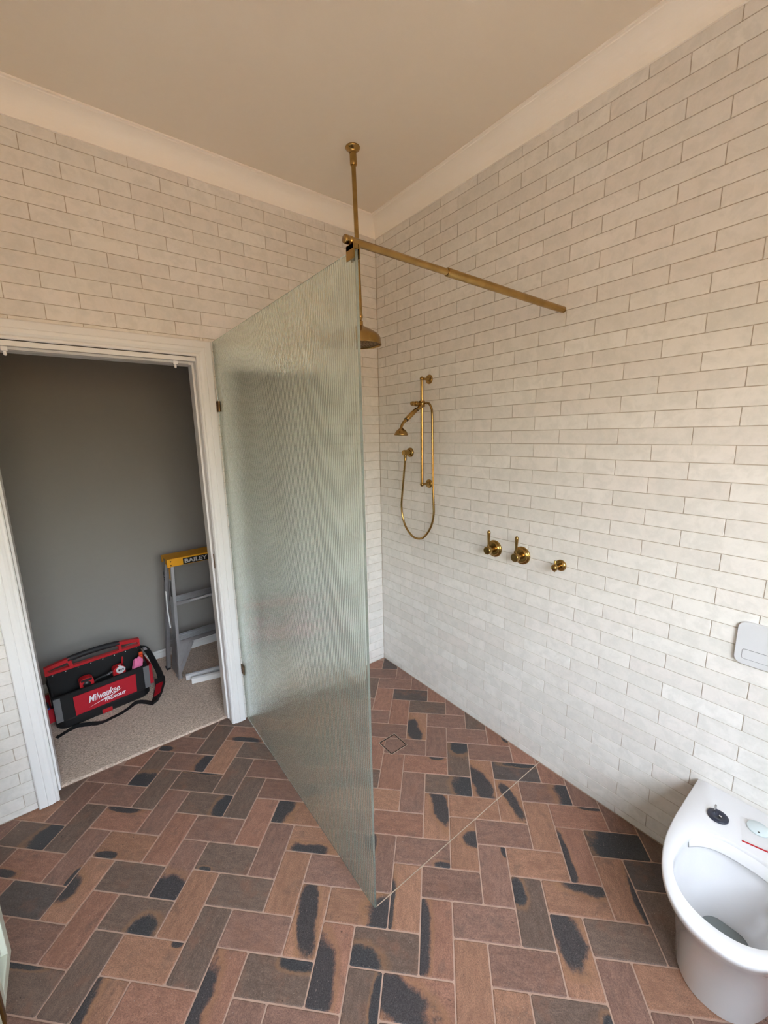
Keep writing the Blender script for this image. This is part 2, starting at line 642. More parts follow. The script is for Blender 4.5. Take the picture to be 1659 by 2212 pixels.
def wall_tiles(parent, wall_len, edge_of, rot, place, nrm, skip=None, hole=None):
    """edge_of(c, line) gives distance of joint c from the corner"""
    rects = []
    l = -19
    while True:
        z1 = LINE0 - l * ROW
        z0 = z1 - ROW
        if z1 <= 0.004:
            break
        z0 = max(z0, 0.002)
        if z0 < ZC - .05:
            cs = [c for c in range(-40, 60) if (c + l) % 2 == 1]
            ds = sorted(d for d in (edge_of(c) for c in cs))
            for d0, d1 in zip(ds, ds[1:]):
                a, b = max(d0, .0), min(d1, wall_len)
                if b - a < .012:
                    continue
                pieces = [(a, b, z0, min(z1, ZC))]
                if hole:
                    ha, hb, hz = hole
                    if b > ha and a < hb and z0 < hz:
                        pieces = []
                        if a < ha - .004:
                            pieces.append((a, ha, z0, z1))
                        if b > hb + .004:
                            pieces.append((hb, b, z0, z1))
                        if z1 > hz + .006:
                            pieces.append((max(a, ha), min(b, hb), hz, z1))
                rects += pieces
        l += 1
    g = .0013
    sized = []
    for a, b, z0, z1 in rects:
        ctr = place((a + b) / 2, (z0 + z1) / 2)
        sized.append((px_size(ctr, nrm, b - a, z1 - z0), a, b, z0, z1))
    sized.sort(key=lambda t: -t[0])
    rest = MB()
    R = Matrix.Rotation(rot, 4, 'Z')
    for n, (s, a, b, z0, z1) in enumerate(sized):
        w, h = b - a - 2 * g, z1 - z0 - 2 * g
        if w < .006 or h < .004:
            continue
        me = tile_mesh(w, h)
        p = place(a + g, z0 + g) if rot else place(b - g, z0 + g)
        jig = rnd.uniform(-.00025, .00025)
        if n < 299 and s > 0:
            o = link('tile', me, parent)
            o.location = p + nrm * jig
            o.rotation_euler = (0, 0, rot)
        else:
            T = Matrix.Translation(p + nrm * jig) @ R
            rest.add([v.co[:] for v in me.vertices], [tuple(q.vertices) for q in me.polygons], False, T)
    if rest.v:
        r = rest.build('tile_field', M['tile'], parent, kind='stuff')


# door wall: joint c lies at distance (13.017-c)*P left of the corner
wall_tiles(wall_left, -XW, lambda c: (13.0168 - c) * P, 0.0,
           lambda d, z: Vector((-d, 0, z)), Vector((0, -1, 0)), hole=(-DX1 + .02, -DX0 + .02, DZ + .04) if False else (1.105, 1.975, 2.095))
# mixer wall: joint c at distance (c+10.67)*P from the corner
wall_tiles(wall_right, -YB, lambda c: (c + 10.6698) * P, -pi / 2,
           lambda d, z: Vector((0, -d, z)), Vector((-1, 0, 0)))

# ---- herringbone brick floor, laid at 45 degrees
W_ = .1115
S2 = math.sqrt(.5)


def fxy(i, j):
    a, b = .0010 + .11155 * i, -.0392 + .1114 * j
    return ((a + b) * S2, (b - a) * S2)


# tone and scorch patch by brick: (kind, i, j): (tone, (s, t, rs, rt)); s along the brick, t across it, as fractions
BR = {}


def H(i, j, tone, *p):
    BR[('H', i, j)] = (tone, p)


def V(i, j, tone, *p):
    BR[('V', i, j)] = (tone, p)


H(1, -8, 'P'); V(0, -9, 'R'); V(3, -8, 'P'); V(4, -9, 'B', .85, .65, .22, .35); H(5, -8, 'P'); V(7, -8, 'R'); V(1, -10, 'R')
H(2, -9, 'R', .76, .96, .18, .14); V(2, -11, 'P'); H(3, -10, 'B', .92, .4, .28, .7); V(5, -10, 'O', .38, .48, .40, .36)
H(6, -9, 'D', .6, .95, .4, .2); V(8, -9, 'R'); H(0, -11, 'O'); V(3, -12, 'O', .66, .62, .36, .30); H(4, -11, 'O')
V(6, -11, 'O', .5, .6, .42, .28); H(7, -10, 'P', .98, .5, .26, .9); V(9, -10, 'P'); H(1, -12, 'R'); V(4, -13, 'O', .62, .82, .15, .32)
H(5, -12, 'P'); V(7, -12, 'O'); H(8, -11, 'R', .8, .95, .22, .1); V(1, -14, 'P', .75, .05, .3, .25); H(2, -13, 'P', .86, .04, .16, .18)
V(5, -14, 'P', .92, .95, .12, .14); H(6, -13, 'O'); V(2, -15, 'O', .3, .0, .5, .16); H(3, -14, 'P'); V(8, -13, 'R', .42, .1, .5, .15)
H(9, -12, 'D', .62, .5, .55, .8); H(7, -14, 'O', .66, .86, .34, .22); V(9, -14, 'O', .38, 1.0, .5, .14); H(10, -13, 'D'); V(10, -15, 'B')
V(6, -15, 'B', .78, .16, .22, .26); V(11, -12, 'B'); V(10, -11, 'P'); H(4, -15, 'P'); H(5, -16, 'P'); V(7, -16, 'O', .68, .42, .36, .40)
H(8, -15, 'B'); V(8, -17, 'P'); H(9, -16, 'O'); H(6, -17, 'B', .96, .5, .1, .3); V(4, -17, 'O'); V(5, -18, 'O'); V(3, -16, 'O', .5, .1, .52, .2)
H(1, -16, 'B', .75, .12, .3, .3); H(2, -17, 'O', .30, .36, .34, .55); V(1, -18, 'B', .6, .96, .4, .2); V(0, -17, 'O', .34, .34, .44, .36)
V(-1, -16, 'O', .52, .5, .5, .3); H(0, -15, 'O', .96, .3, .25, .55); H(-2, -17, 'B', .76, .92, .26, .22); H(-3, -16, 'P'); V(-2, -15, 'O')
H(-4, -15, 'B'); V(-4, -17, 'B'); V(-3, -18, 'R', .36, .12, .52, .28); V(-5, -16, 'O'); H(-1, -18, 'P'); V(-2, -19, 'P'); H(-1, -14, 'P')
H(-2, -13, 'O', .44, .18, .34, .2); V(-3, -14, 'P'); H(-3, -12, 'O', .12, .52, .22, .6); V(-4, -13, 'R'); H(-5, -14, 'B', .2, .03, .12, .1)
H(-6, -13, 'P'); V(-5, -12, 'B'); H(-4, -11, 'P'); V(-6, -11, 'B'); H(-5, -10, 'P'); H(-6, -9, 'B'); V(-7, -10, 'O'); V(-8, -9, 'B')
H(-7, -8, 'R', .5, .1, .42, .2); H(-8, -11, 'B', .55, .98, .4, .07); H(-7, -12, 'B', .92, .5, .2, .7); H(-9, -10, 'P', .92, .42, .2, .8)
H(-10, -9, 'P', .15, .15, .2, .2); V(-9, -12, 'B'); V(-10, -11, 'B', .12, .5, .24, .8); H(-10, -13, 'R', .36, .92, .36, .16); H(-11, -12, 'P')
H(-12, -11, 'P'); V(-8, -13, 'P'); V(-7, -14, 'R'); V(-12, -13, 'P'); V(-13, -12, 'B'); V(-11, -14, 'B'); H(-13, -14, 'B', .78, .4, .24, .8)
H(-12, -15, 'R', .14, .12, .3, .16); V(-10, -15, 'P', .1, .96, .2, .1); H(-9, -14, 'O', .24, .1, .26, .14); V(-6, -15, 'P', .1, .5, .26, .9)
H(-8, -15, 'B'); V(-9, -16, 'O', .45, .12, .22, .3); H(-11, -16, 'D'); H(-7, -16, 'B', .72, .16, .22, .3); V(-8, -17, 'R'); H(-10, -17, 'P')
V(-7, -18, 'B'); H(-6, -17, 'O', .9, .95, .1, .12); H(-9, -18, 'B', .2, .98, .4, .12); H(-5, -18, 'R'); V(-6, -19, 'O', .5, .1, .5, .28)
V(-9, -8, 'B'); H(-8, -7, 'B'); H(-9, -6, 'B'); V(-11, -10, 'R'); H(-13, -10, 'B'); V(1, -6, 'R'); H(0, -7, 'P'); V(2, -7, 'O', .42, .36, .36, .34)
H(3, -6, 'P'); V(0, -5, 'R'); H(1, -4, 'D'); H(2, -5, 'B'); H(-1, -6, 'P', .1, .9, .2, .2); H(0, -3, 'P'); V(-1, -4, 'B'); H(-1, -2, 'P')
H(-2, -1, 'R'); V(0, -1, 'D'); V(1, -2, 'P'); V(2, -3, 'P'); V(3, -4, 'R'); V(4, -5, 'P'); H(4, -7, 'P'); V(5, -6, 'B'); V(6, -7, 'R', .3, .9, .2, .2)

# the large scorch marks, placed against the edges they run along
V(2, -7, 'O', .34, .28, .46, .42, 20)
V(3, -12, 'O', .72, .66, .50, .34, 16)
V(5, -10, 'O', .34, .40, .52, .42, 20)
V(6, -11, 'O', .50, .58, .50, .26, 22)
H(3, -10, 'B', 1.0, .40, .36, .8)
H(7, -10, 'P', 1.02, .5, .30, 1.0)
V(4, -13, 'O', .60, .92, .16, .42)
V(8, -13, 'R', .42, .04, .56, .20, 4)
H(7, -14, 'O', .74, .98, .42, .34, 6)
H(1, -16, 'B', .16, .12, .32, .42)
V(3, -16, 'R', .50, .02, .56, .30)
V(9, -14, 'O', .36, 1.02, .52, .20, -3)
V(7, -16, 'O', .74, .40, .42, .52, 10)
H(2, -17, 'R', .26, .38, .50, .56, 22)
V(0, -17, 'R', .30, .22, .56, .44, 12)
V(-1, -16, 'O', .52, .46, .60, .34, 14)
V(-3, -18, 'R', .34, .02, .56, .42)
V(-6, -19, 'O', .5, .0, .6, .36)
H(-2, -13, 'O', .44, .06, .38, .30)
H(-7, -16, 'B', .74, .06, .24, .46)
H(-3, -12, 'O', .06, .55, .30, .8)
H(0, -15, 'O', 1.0, .3, .34, .7)
V(-9, -16, 'O', .46, .04, .24, .46)
V(-6, -15, 'P', .08, .5, .30, 1.0)
H(-13, -14, 'B', .86, .4, .28, .9, 20)
V(4, -9, 'B', .92, .62, .30, .5)
H(9, -12, 'D', .66, .5, .60, .9)
BL, BWd = 2 * .1115 - .0044, .1115 - .0044


def brick_mesh_from(poly):
    """bevelled brick from a convex outline in its own frame"""
    n = len(poly)
    cx = sum(p[0] for p in poly) / n
    cy = sum(p[1] for p in poly) / n

    def inset(d):
        out = []
        for i in range(n):
            p0, p1, p2 = Vector(poly[i - 1]), Vector(poly[i]), Vector(poly[(i + 1) % n])
            e1, e2 = (p1 - p0).normalized(), (p2 - p1).normalized()
            n1, n2 = Vector((-e1.y, e1.x)), Vector((-e2.y, e2.x))
            bis = (n1 + n2)
            k = bis.dot(n1)
            out.append(p1 + bis * (d / max(k, .3)))
        return out
    rings = [(inset(0), -.02), (inset(0), -.0022), (inset(.0008), -.0008), (inset(.0026), 0.0)]
    v = []
    for pts, z in rings:
        v += [(p[0], p[1], z) for p in pts]
    f = []
    for r in range(3):
        for q in range(n):
            f.append((r * n + q, r * n + (q + 1) % n, (r + 1) * n + (q + 1) % n, (r + 1) * n + q))
    f.append(tuple(range(3 * n, 4 * n)))
    return v, f


def rounded_rect(L, Wd, c=.004):
    a, b = L / 2, Wd / 2
    return [(-a + c, -b), (a - c, -b), (a, -b + c), (a, b - c), (a - c, b), (-a + c, b), (-a, b - c), (-a, -b + c)]


def clip_poly(poly, nx, ny, d):
    out = []
    for i in range(len(poly)):
        p, q = poly[i - 1], poly[i]
        dp, dq = p[0] * nx + p[1] * ny - d, q[0] * nx + q[1] * ny - d
        if (dp <= 0) != (dq <= 0):
            t = dp / (dp - dq)
            out.append((p[0] + (q[0] - p[0]) * t, p[1] + (q[1] - p[1]) * t))
        if dq <= 0:
            out.append(q)
    res = []
    for p in out:
        if not res or (abs(p[0] - res[-1][0]) + abs(p[1] - res[-1][1])) > 1e-4:
            res.append(p)
    if len(res) > 1 and (abs(res[0][0] - res[-1][0]) + abs(res[0][1] - res[-1][1])) < 1e-4:
        res.pop()
    return res


bv, bf = brick_mesh_from(rounded_rect(BL, BWd))
BRICK = MB().add(bv, bf).mesh('brick', M['brick'])
outl = MB()
rb = random.Random(21)
for i in range(-34, 26):
    for j in range(-46, 12):
        s = (i + j) % 4
        if s == 1:
            kind, c0, c1 = 'H', fxy(i, j), fxy(i + 2, j + 1)
        elif s == 3:
            kind, c0, c1 = 'V', fxy(i, j), fxy(i + 1, j + 2)
        else:
            continue
        cx, cy = (c0[0] + c1[0]) / 2, (c0[1] + c1[1]) / 2
        ang = -pi / 4 if kind == 'H' else pi / 4
        ca, sa = math.cos(ang), math.sin(ang)
        base = rounded_rect(BL, BWd)
        toW = lambda p: (cx + ca * p[0] - sa * p[1], cy + sa * p[0] + ca * p[1])
        wp = [toW(p) for p in base]
        if max(p[0] for p in wp) < XW or min(p[0] for p in wp) > 0 or max(p[1] for p in wp) < YB or min(p[1] for p in wp) > .075:
            continue
        ylim = .072 if max(p[0] for p in wp) > DX0 - .02 and min(p[0] for p in wp) < DX1 + .02 else -.0005
        q = clip_poly(wp, 1, 0, -.0008)
        q = clip_poly(q, -1, 0, -XW) if len(q) > 2 else q
        q = clip_poly(q, 0, 1, ylim) if len(q) > 2 else q
        q = clip_poly(q, 0, -1, -YB) if len(q) > 2 else q
        if len(q) < 3:
            continue
        area = abs(sum(q[k - 1][0] * q[k][1] - q[k][0] * q[k - 1][1] for k in range(len(q)))) / 2
        if area < .0012:
            continue
        cut = area < BL * BWd * .985
        ctr = Vector((sum(p[0] for p in q) / len(q), sum(p[1] for p in q) / len(q), 0))
        d = ctr - cam_p
        dep = d.dot(fwd)
        vis = dep > .3 and abs(d.dot(right) / dep) < 1.08 and d.dot(down) / dep < 1.45
        if vis:
            if cut:
                inv = lambda p: (ca * (p[0] - cx) + sa * (p[1] - cy), -sa * (p[0] - cx) + ca * (p[1] - cy))
                v, f = brick_mesh_from([inv(p) for p in q])
                me = MB().add(v, f).mesh('brick', M['brick'])
            else:
                me = BRICK
            o = link('brick', me, fl)
            o.location = (cx, cy, rb.uniform(-.0005, .0004))
            o.rotation_euler = (rb.uniform(-.003, .003) * (not cut), rb.uniform(-.002, .002) * (not cut), ang)
            tone, patch = BR.get((kind, i, j), (rb.choice('RPBPOB'), ()))
            k = rb.uniform(.9, 1.12)
            o['tone'] = [c * k for c in TONES[tone]]
            if patch:
                sx_, tx_, rs, rt = patch[:4]
                tilt = math.radians(patch[4]) if len(patch) > 4 else 0.0
                if kind == 'V':
                    tx_, tilt = 1 - tx_, -tilt
                o['scorch'] = [(sx_ - .5) * BL, (tx_ - .5) * BWd, 0.0]
                o['scorch_size'] = [1 / (rs * BL), 1 / (rt * BWd), tilt]
            else:
                o['scorch'] = [9.0, 9.0, 0.0]
                o['scorch_size'] = [10.0, 10.0, 0.0]
        else:
            v, f = brick_mesh_from(q)
            outl.add(v, f)
if outl.v:
    outl.build('brick_field', M['brick2'], fl, kind='stuff')


# ---- cornices (cove with a lip at the ceiling)
def cove_profile():
    pts = [(0, 0), (.092, 0), (.092, -.007), (.082, -.007)]
    R_ = .072
    for k in range(13):
        a = k / 12 * pi / 2
        pts.append((.080 - R_ * math.sin(a) * .985, -.010 - R_ * (1 - math.cos(a))))
    pts += [(.009, -.083), (.009, -.09), (0, -.09)]
    return pts


def cove(name, p0, along, length, inward):
    pr = cove_profile()
    a, n = Vector(along), Vector(inward)
    p0 = Vector(p0)
    mb = MB()
    v = []
    for end in (0, 1):
        for d, z in pr:
            # mitre both ends
            mit = d if end == 0 else length - d
            v.append(p0 + a * mit + n * d + Vector((0, 0, z)))
    k = len(pr)
    f = [(q, (q + 1) % k, k + (q + 1) % k, k + q) for q in range(k)]
    mb.add(v, f, False)
    return mb.build(name, M['cornice'], kind='structure')


e = .0005
cove('trim_1', (XW, -e, ZC - e), (1, 0, 0), -XW, (0, -1, 0))
cove('trim_2', (-e, 0, ZC - e), (0, -1, 0), -YB, (-1, 0, 0))
cove('trim_3', (XW, YB + e, ZC - e), (1, 0, 0), -XW, (0, 1, 0))
cove('trim_4', (XW + e, 0, ZC - e), (0, -1, 0), -YB, (1, 0, 0))

# ---- window behind the camera
w = WIN
wm = MB()
fw = .06
y0, y1 = YB - .07, YB + .012
wm.box((w['x0'], y0, w['z0']), (w['x0'] + fw, y1, w['z1']), bev=.004)
wm.box((w['x1'] - fw, y0, w['z0']), (w['x1'], y1, w['z1']), bev=.004)
wm.box((w['x0'] + fw, y0, w['z0']), (w['x1'] - fw, y1, w['z0'] + fw), bev=.004)
wm.box((w['x0'] + fw, y0, w['z1'] - fw), (w['x1'] - fw, y1, w['z1']), bev=.004)
win = wm.build('window_1', M['gloss'], kind='structure')
wx = (w['x0'] + w['x1']) / 2
wz = w['z0'] + .45 * (w['z1'] - w['z0'])
MB().box((wx - .02, y0 + .01, w['z0'] + fw), (wx + .02, y1 - .02, w['z1'] - fw)).build('mullion', M['gloss'], win)
for xa, xb in ((w['x0'] + fw, wx - .02), (wx + .02, w['x1'] - fw)):
    MB().box((xa, y0 + .012, wz - .018), (xb, y1 - .022, wz + .018)).build('glazing_bar', M['gloss'], win)
    for za, zb in ((w['z0'] + fw, wz - .018), (wz + .018, w['z1'] - fw)):
        MB().box((xa, YB - .031, za), (xb, YB - .027, zb)).build('pane', M['pane'], win)
MB().box((w['x0'] - .05, YB - .0, w['z0'] - .03), (w['x1'] + .05, YB + .06, w['z0']), bev=.004).build('sill', M['gloss'], win)

# ---- doorway
dj = MB()
dj.box((DX0 - .018, .0, 0.0), (DX0 + .002, .115, DZ))
dj.box((DX1 - .002, .0, 0.0), (DX1 + .018, .115, DZ))
dj.box((DX0 - .018, .0, DZ - .02), (DX1 + .018, .115, DZ))
door = dj.build('door_1', M['gloss'], kind='structure')
st = MB()     # door stops on the lining
st.box((DX0 + .002, .045, 0.012), (DX0 + .012, .115, DZ - .02), bev=.002)
st.box((DX1 - .012, .045, 0.012), (DX1 - .002, .115, DZ - .02), bev=.002)
st.box((DX0 + .012, .045, DZ - .032), (DX1 - .012, .115, DZ - .02), bev=.002)
st.build('door_stop', M['gloss'], door)
# moulded architrave: profile (distance outward from the opening, projection)
AP = [(0, 0), (0, .0085), (.004, .012), (.010, .0125), (.014, .0105), (.017, .0135), (.026, .0175), (.040, .0185),
      (.043, .0165), (.046, .0185), (.070, .0185), (.074, .0165), (.076, .012), (.076, 0)]


def architrave(p0, p1, out, m0, m1):
    """run from p0 to p1 (inner edge); mitred by m0/m1 times the outward distance"""
    p0, p1, out = Vector(p0), Vector(p1), Vector(out)
    a = (p1 - p0).normalized()
    v = []
    for end in (0, 1):
        for d, pr in AP:
            b = (p0 - a * d * m0) if end == 0 else (p1 + a * d * m1)
            v.append(b + out * d + Vector((0, -pr - .0004, 0)))
    k = len(AP)
    f = [(q, (q + 1) % k, k + (q + 1) % k, k + q) for q in range(k)] + [tuple(range(k)), tuple(range(k, 2 * k))]
    MB().add(v, f).build('architrave', M['gloss'], door)


ai0, ai1, aiz = DX0 + .006, DX1 - .0, DZ + .003
architrave((ai1, 0, .004), (ai1, 0, aiz), (1, 0, 0), 0, 1)
architrave((ai0, 0, .004), (ai0, 0, aiz), (-1, 0, 0), 0, 1)
architrave((ai0, 0, aiz), (ai1, 0, aiz), (0, 0, 1), 1, 1)
MB().box((DX0 + .03, .020, DZ - .032), (DX1 - .03, .040, DZ - .0205), bev=.002).build('head_track', M['plastic'], door)
for x in (-1.845, -1.225):
    mb = MB()
    mb.box((x - .010, .016, DZ - .038), (x + .010, .044, DZ - .0205), bev=.002)
    mb.lathe([(.006, 0), (.006, .012), (.003, .016)], 12, axis((x, .030, DZ - .038), (0, 0, -1)))
    mb.build('track_clip', M['white'], door)
MB().box((DX0 + .0021, .018, .955), (DX0 + .0035, .040, 1.035)).build('strike_plate', M['brass_dark'], door)
MB().box((DX1 - .0035, .018, .955), (DX1 - .0021, .040, 1.035)).build('strike_plate', M['brass_dark'], door)

# ---- hall beyond the doorway
HY = 1.092
HX0, HX1 = -3.4, .35
MB().box((HX0, .115, -.06), (HX1, HY, -.002)).build('floor_hall', M['mortar'], kind='structure')
cp = MB()
nx, ny = 120, 60
cx0, cx1, cy0, cy1 = DX0 - .0, DX1 + .0, .066, HY - .012
v, f = [], []
gx0, gx1 = HX0 + .02, HX1 - .02
NX, NY = 300, 84
for b in range(NY + 1):
    for a in range(NX + 1):
        x = gx0 + (gx1 - gx0) * a / NX
        y = .118 + (cy1 - .118) * b / NY
        z = .010 + .004 * noise.noise(Vector((x * 45, y * 70, 0))) + .002 * noise.noise(Vector((x * 9, y * 9, 3)))
        v.append((x, y, z))
for b in range(NY):
    for a in range(NX):
        f.append((b * (NX + 1) + a, b * (NX + 1) + a + 1, (b + 1) * (NX + 1) + a + 1, (b + 1) * (NX + 1) + a))
cp.add(v, f, True)
v, f = [], []
NX2, NY2 = 70, 8
for b in range(NY2 + 1):
    for a in range(NX2 + 1):
        x = DX0 + .004 + (DX1 - DX0 - .008) * a / NX2
        y = .0735 + (.120 - .0735) * b / NY2
        z = .010 + .004 * noise.noise(Vector((x * 45, y * 70, 0))) + .002 * noise.noise(Vector((x * 9, y * 9, 3)))
        z *= (0.15, .75, 1, 1, 1, 1, 1, 1, 1)[b]
        v.append((x, y, z))
for b in range(NY2):
    for a in range(NX2):
        f.append((b * (NX2 + 1) + a, b * (NX2 + 1) + a + 1, (b + 1) * (NX2 + 1) + a + 1, (b + 1) * (NX2 + 1) + a))
cp.add(v, f, True)
carpet = cp.build('floor_carpet', M['carpet'], kind='structure')
MB().box((HX0, HY, -.06), (HX1, HY + .1, 2.7)).build('wall_hall_far', M['hall'], kind='structure')
MB().box((HX0 - .1, .11, -.06), (HX0, HY, 2.7)).build('wall_hall_west', M['hall'], kind='structure')
MB().box((HX1, .11, -.06), (HX1 + .1, HY, 2.7)).build('wall_hall_east', M['hall'], kind='structure')
hn = MB()
hn.box((HX0, .1105, -.06), (DX0 - .03, .119, 2.7))
hn.box((DX1 + .03, .1105, -.06), (HX1, .119, 2.7))
hn.box((DX0 - .03, .1105, DZ + .03), (DX1 + .03, .119, 2.7))
hn.build('wall_hall_near', M['hall'], kind='structure')
MB().box((HX0, .11, 2.7), (HX1, HY + .1, 2.75)).build('ceiling_hall', M['paint'], kind='structure')
bb = MB()
prof = [(0, 0), (.014, 0), (.014, .045), (.012, .052), (.0095, .055), (.0095, .060), (.005, .067), (0, .068)]
v = [(HX0, HY - d, z) for d, z in prof] + [(HX1, HY - d, z) for d, z in prof]
k = len(prof)
bb.add(v, [(q, (q + 1) % k, k + (q + 1) % k, k + q) for q in range(k)])
bb.build('baseboard_hall', M['gloss'], kind='structure')


# ------------------------------------------------------------------ shower screen
GX, GT = -1.045, .009
scr = thing('shower_screen', 'tall frameless reeded glass shower screen standing on the brick floor', 'shower screen', (GX, 0, 0))
GB, GTOP, GEND = .004, 2.135, -1.293
pitch, amp = .0109, .0008
nf = int((-GEND - .014) / pitch)
pts = []       # outline in (x, y), seen from above
y = -.010
face = []
for k in range(nf):
    for q in range(8):
        t = q / 8
        yy = y - (k + t) * pitch
        xx = -GT / 2 - amp * math.sin(pi * t)
        face.append((xx, yy))
face.append((-GT / 2, y - nf * pitch))
outline = [(GT / 2, -.0018), (-GT / 2, -.0018)] + face + [(-GT / 2, GEND), (GT / 2, GEND)]
mb = MB()
n = len(outline)
back = []
v = [(p[0], p[1], GB) for p in outline] + [(p[0], p[1], GTOP) for p in outline]
f = [(i, (i + 1) % n, n + (i + 1) % n, n + i) for i in range(n)]
mb.add(v, f, False)
# caps as strips between the reeded face and the flat one
ring = outline[1:-1]
vb = []
for p in ring:
    vb.append((p[0], p[1]))
capv, capf = [], []
for z in (GB, GTOP):
    o = len(capv)
    for p in ring:
        capv += [(p[0], p[1], z), (GT / 2, p[1], z)]
    for i in range(len(ring) - 1):
        capf.append((o + 2 * i, o + 2 * i + 1, o + 2 * i + 3, o + 2 * i + 2))
# flat side needs the same vertices: rebuild it as strips
mb = MB()
v = []
for z in (GB, GTOP):
    v += [(p[0], p[1], z) for p in ring]
    v += [(GT / 2, p[1], z) for p in ring]
r = len(ring)
f = []
for i in range(r - 1):
    f.append((i, i + 1, 2 * r + i + 1, 2 * r + i))                          # reeded side
    f.append((r + i + 1, r + i, 3 * r + i, 3 * r + i + 1))                  # flat side
    f.append((i + 1, i, r + i, r + i + 1))                                  # bottom
    f.append((2 * r + i, 2 * r + i + 1, 3 * r + i + 1, 3 * r + i))          # top
f.append((0, 2 * r, 3 * r, r))
f.append((r - 1, 2 * r - 1, 4 * r - 1, 3 * r - 1))
mb.add(v, f, False)
gl = mb.build('glass_panel', M['glass'], scr)
for z in (1.819, .330):
    mb = MB()
    for s in (-1, 1):
        mb.box((s * (GT / 2 + .0022), -.0455, z - .026), (s * (GT / 2 + .0072), -.0005, z + .026), bev=.0015)
    mb.box((-GT / 2 - .003, -.0017, z - .026), (GT / 2 + .003, -.0005, z + .026))
    mb.build('wall_clip', M['brass_dark'], scr)

# ---- stay bar above the screen
bar = thing('stay_bar', 'aged brass stay bar from reeded glass screen across to tiled wall', 'stay bar', (GX, -1.278, 2.158))
mb = MB()
mb.lathe([(.0, -.026), (.0102, -.026), (.0106, -.024), (.0106, -.014), (.0098, -.0132), (.0098, -.0108), (.0106, -.010), (.0106, -.004), (.0098, -.003), (.0098, .36)],
         28, axis((0, 0, 0), (1, 0, -.004)), caps=False)
mb.build('inner_rod', M['brass'], bar)
mb = MB()
mb.lathe([(.0098, .352), (.0124, .352), (.0128, .354), (.0128, -GX - .002)], 28, axis((0, 0, 0), (1, 0, -.004)), caps=True)
mb.build('outer_rod', M['brass'], bar)
mb = MB()
for s in (-1, 1):
    mb.box((s * (GT / 2 + .0022), -.018, -.046), (s * (GT / 2 + .0062), .018, -.010), bev=.001)
mb.box((-GT / 2 - .0062, -.016, -.0225), (GT / 2 + .0062, .016, -.009))
mb.build('glass_clamp', M['brass'], bar)

# ---- floor strip at the shower's edge and the drain
o = MB().box((GX + .006, -1.2925, -.002), (-.001, -1.2893, .0012)).build('floor_strip', M['strip'])
tag(o, 'thin pale metal strip across brick floor from glass screen to wall', 'floor strip')
dr = thing('floor_drain', 'square tile-insert floor drain with dark slot, set in the shower floor', 'drain', (-.5005, -.7215, 0))
mb = MB()
a, b_ = .0535, .0490
for s in (-1, 1):
    mb.box((-a, s * a, -.003), (a, s * b_, .0011))
    mb.box((s * a, -b_, -.003), (s * b_, b_, .0011))
mb.build('slot', M['slot'], dr)
mb = MB()
a, b_ = .0555, .0542
for s in (-1, 1):
    mb.box((-a, s * a, -.003), (a, s * b_, .0014))
    mb.box((s * a, -b_, -.003), (s * b_, b_, .0014))
mb.build('rim', M['strip'], dr)

# ------------------------------------------------------------------ ceiling shower rose
rose = thing('shower_rose', 'aged brass overhead shower rose on long drop pipe from the ceiling', 'shower head', (-.495, -.496, ZC))
mb = MB()
mb.lathe([(0, -.0005), (.033, -.0005), (.034, -.003), (.032, -.007), (.024, -.013), (.0165, -.016), (.0165, -.026)], 36, caps=False)
mb.build('ceiling_flange', M['brass'], rose)
tip = Vector((.0135, -.003, -.718))
dirn = tip.normalized()
mb = MB()
mb.lathe([(.0155, .024), (.0160, .026), (.0160, .070), (.0135, .073)], 28, axis((0, 0, 0), dirn))
mb.build('collar', M['brass'], rose)
mb = MB()
mb.tube([dirn * .07, tip], .0105, 24)
mb.build('drop_pipe', M['brass'], rose)
mb = MB()
A = axis(tip, (0, 0, -1))
mb.lathe([(.0105, -.012), (.0122, -.010), (.0122, .004), (.009, .007), (.0075, .010), (.0075, .016), (.011, .018), (.0125, .020), (.0125, .040), (.0115, .043)], 28, A)
mb.build('swivel', M['brass'], rose)
mb = MB()
mb.lathe([(.010, .038), (.018, .042), (.030, .049), (.048, .058), (.066, .068), (.081, .078), (.091, .087), (.0965, .097), (.0985, .110),
          (.0995, .122), (.1015, .126), (.1015, .130), (.0975, .1305), (.0955, .124), (.090, .116)], 56, A, caps=False)
mb.build('dome', M['brass'], rose)
mb = MB()
mb.lathe([(.0, .119), (.094, .119), (.0965, .1215), (.094, .124), (0, .124)], 48, A, caps=False)
mb.build('spray_plate', M['brass_dark'], rose)
mb = MB()
for rr_, cnt in ((.012, 5), (.028, 11), (.045, 18), (.062, 25), (.079, 32)):
    for k in range(cnt):
        a = 2 * pi * k / cnt
        mb.lathe([(.0018, .124), (.0014, .1258)], 6, A @ Matrix.Translation((rr_ * math.cos(a), rr_ * math.sin(a), 0)))
mb.build('nozzles', M['blackp'], rose, kind='stuff')

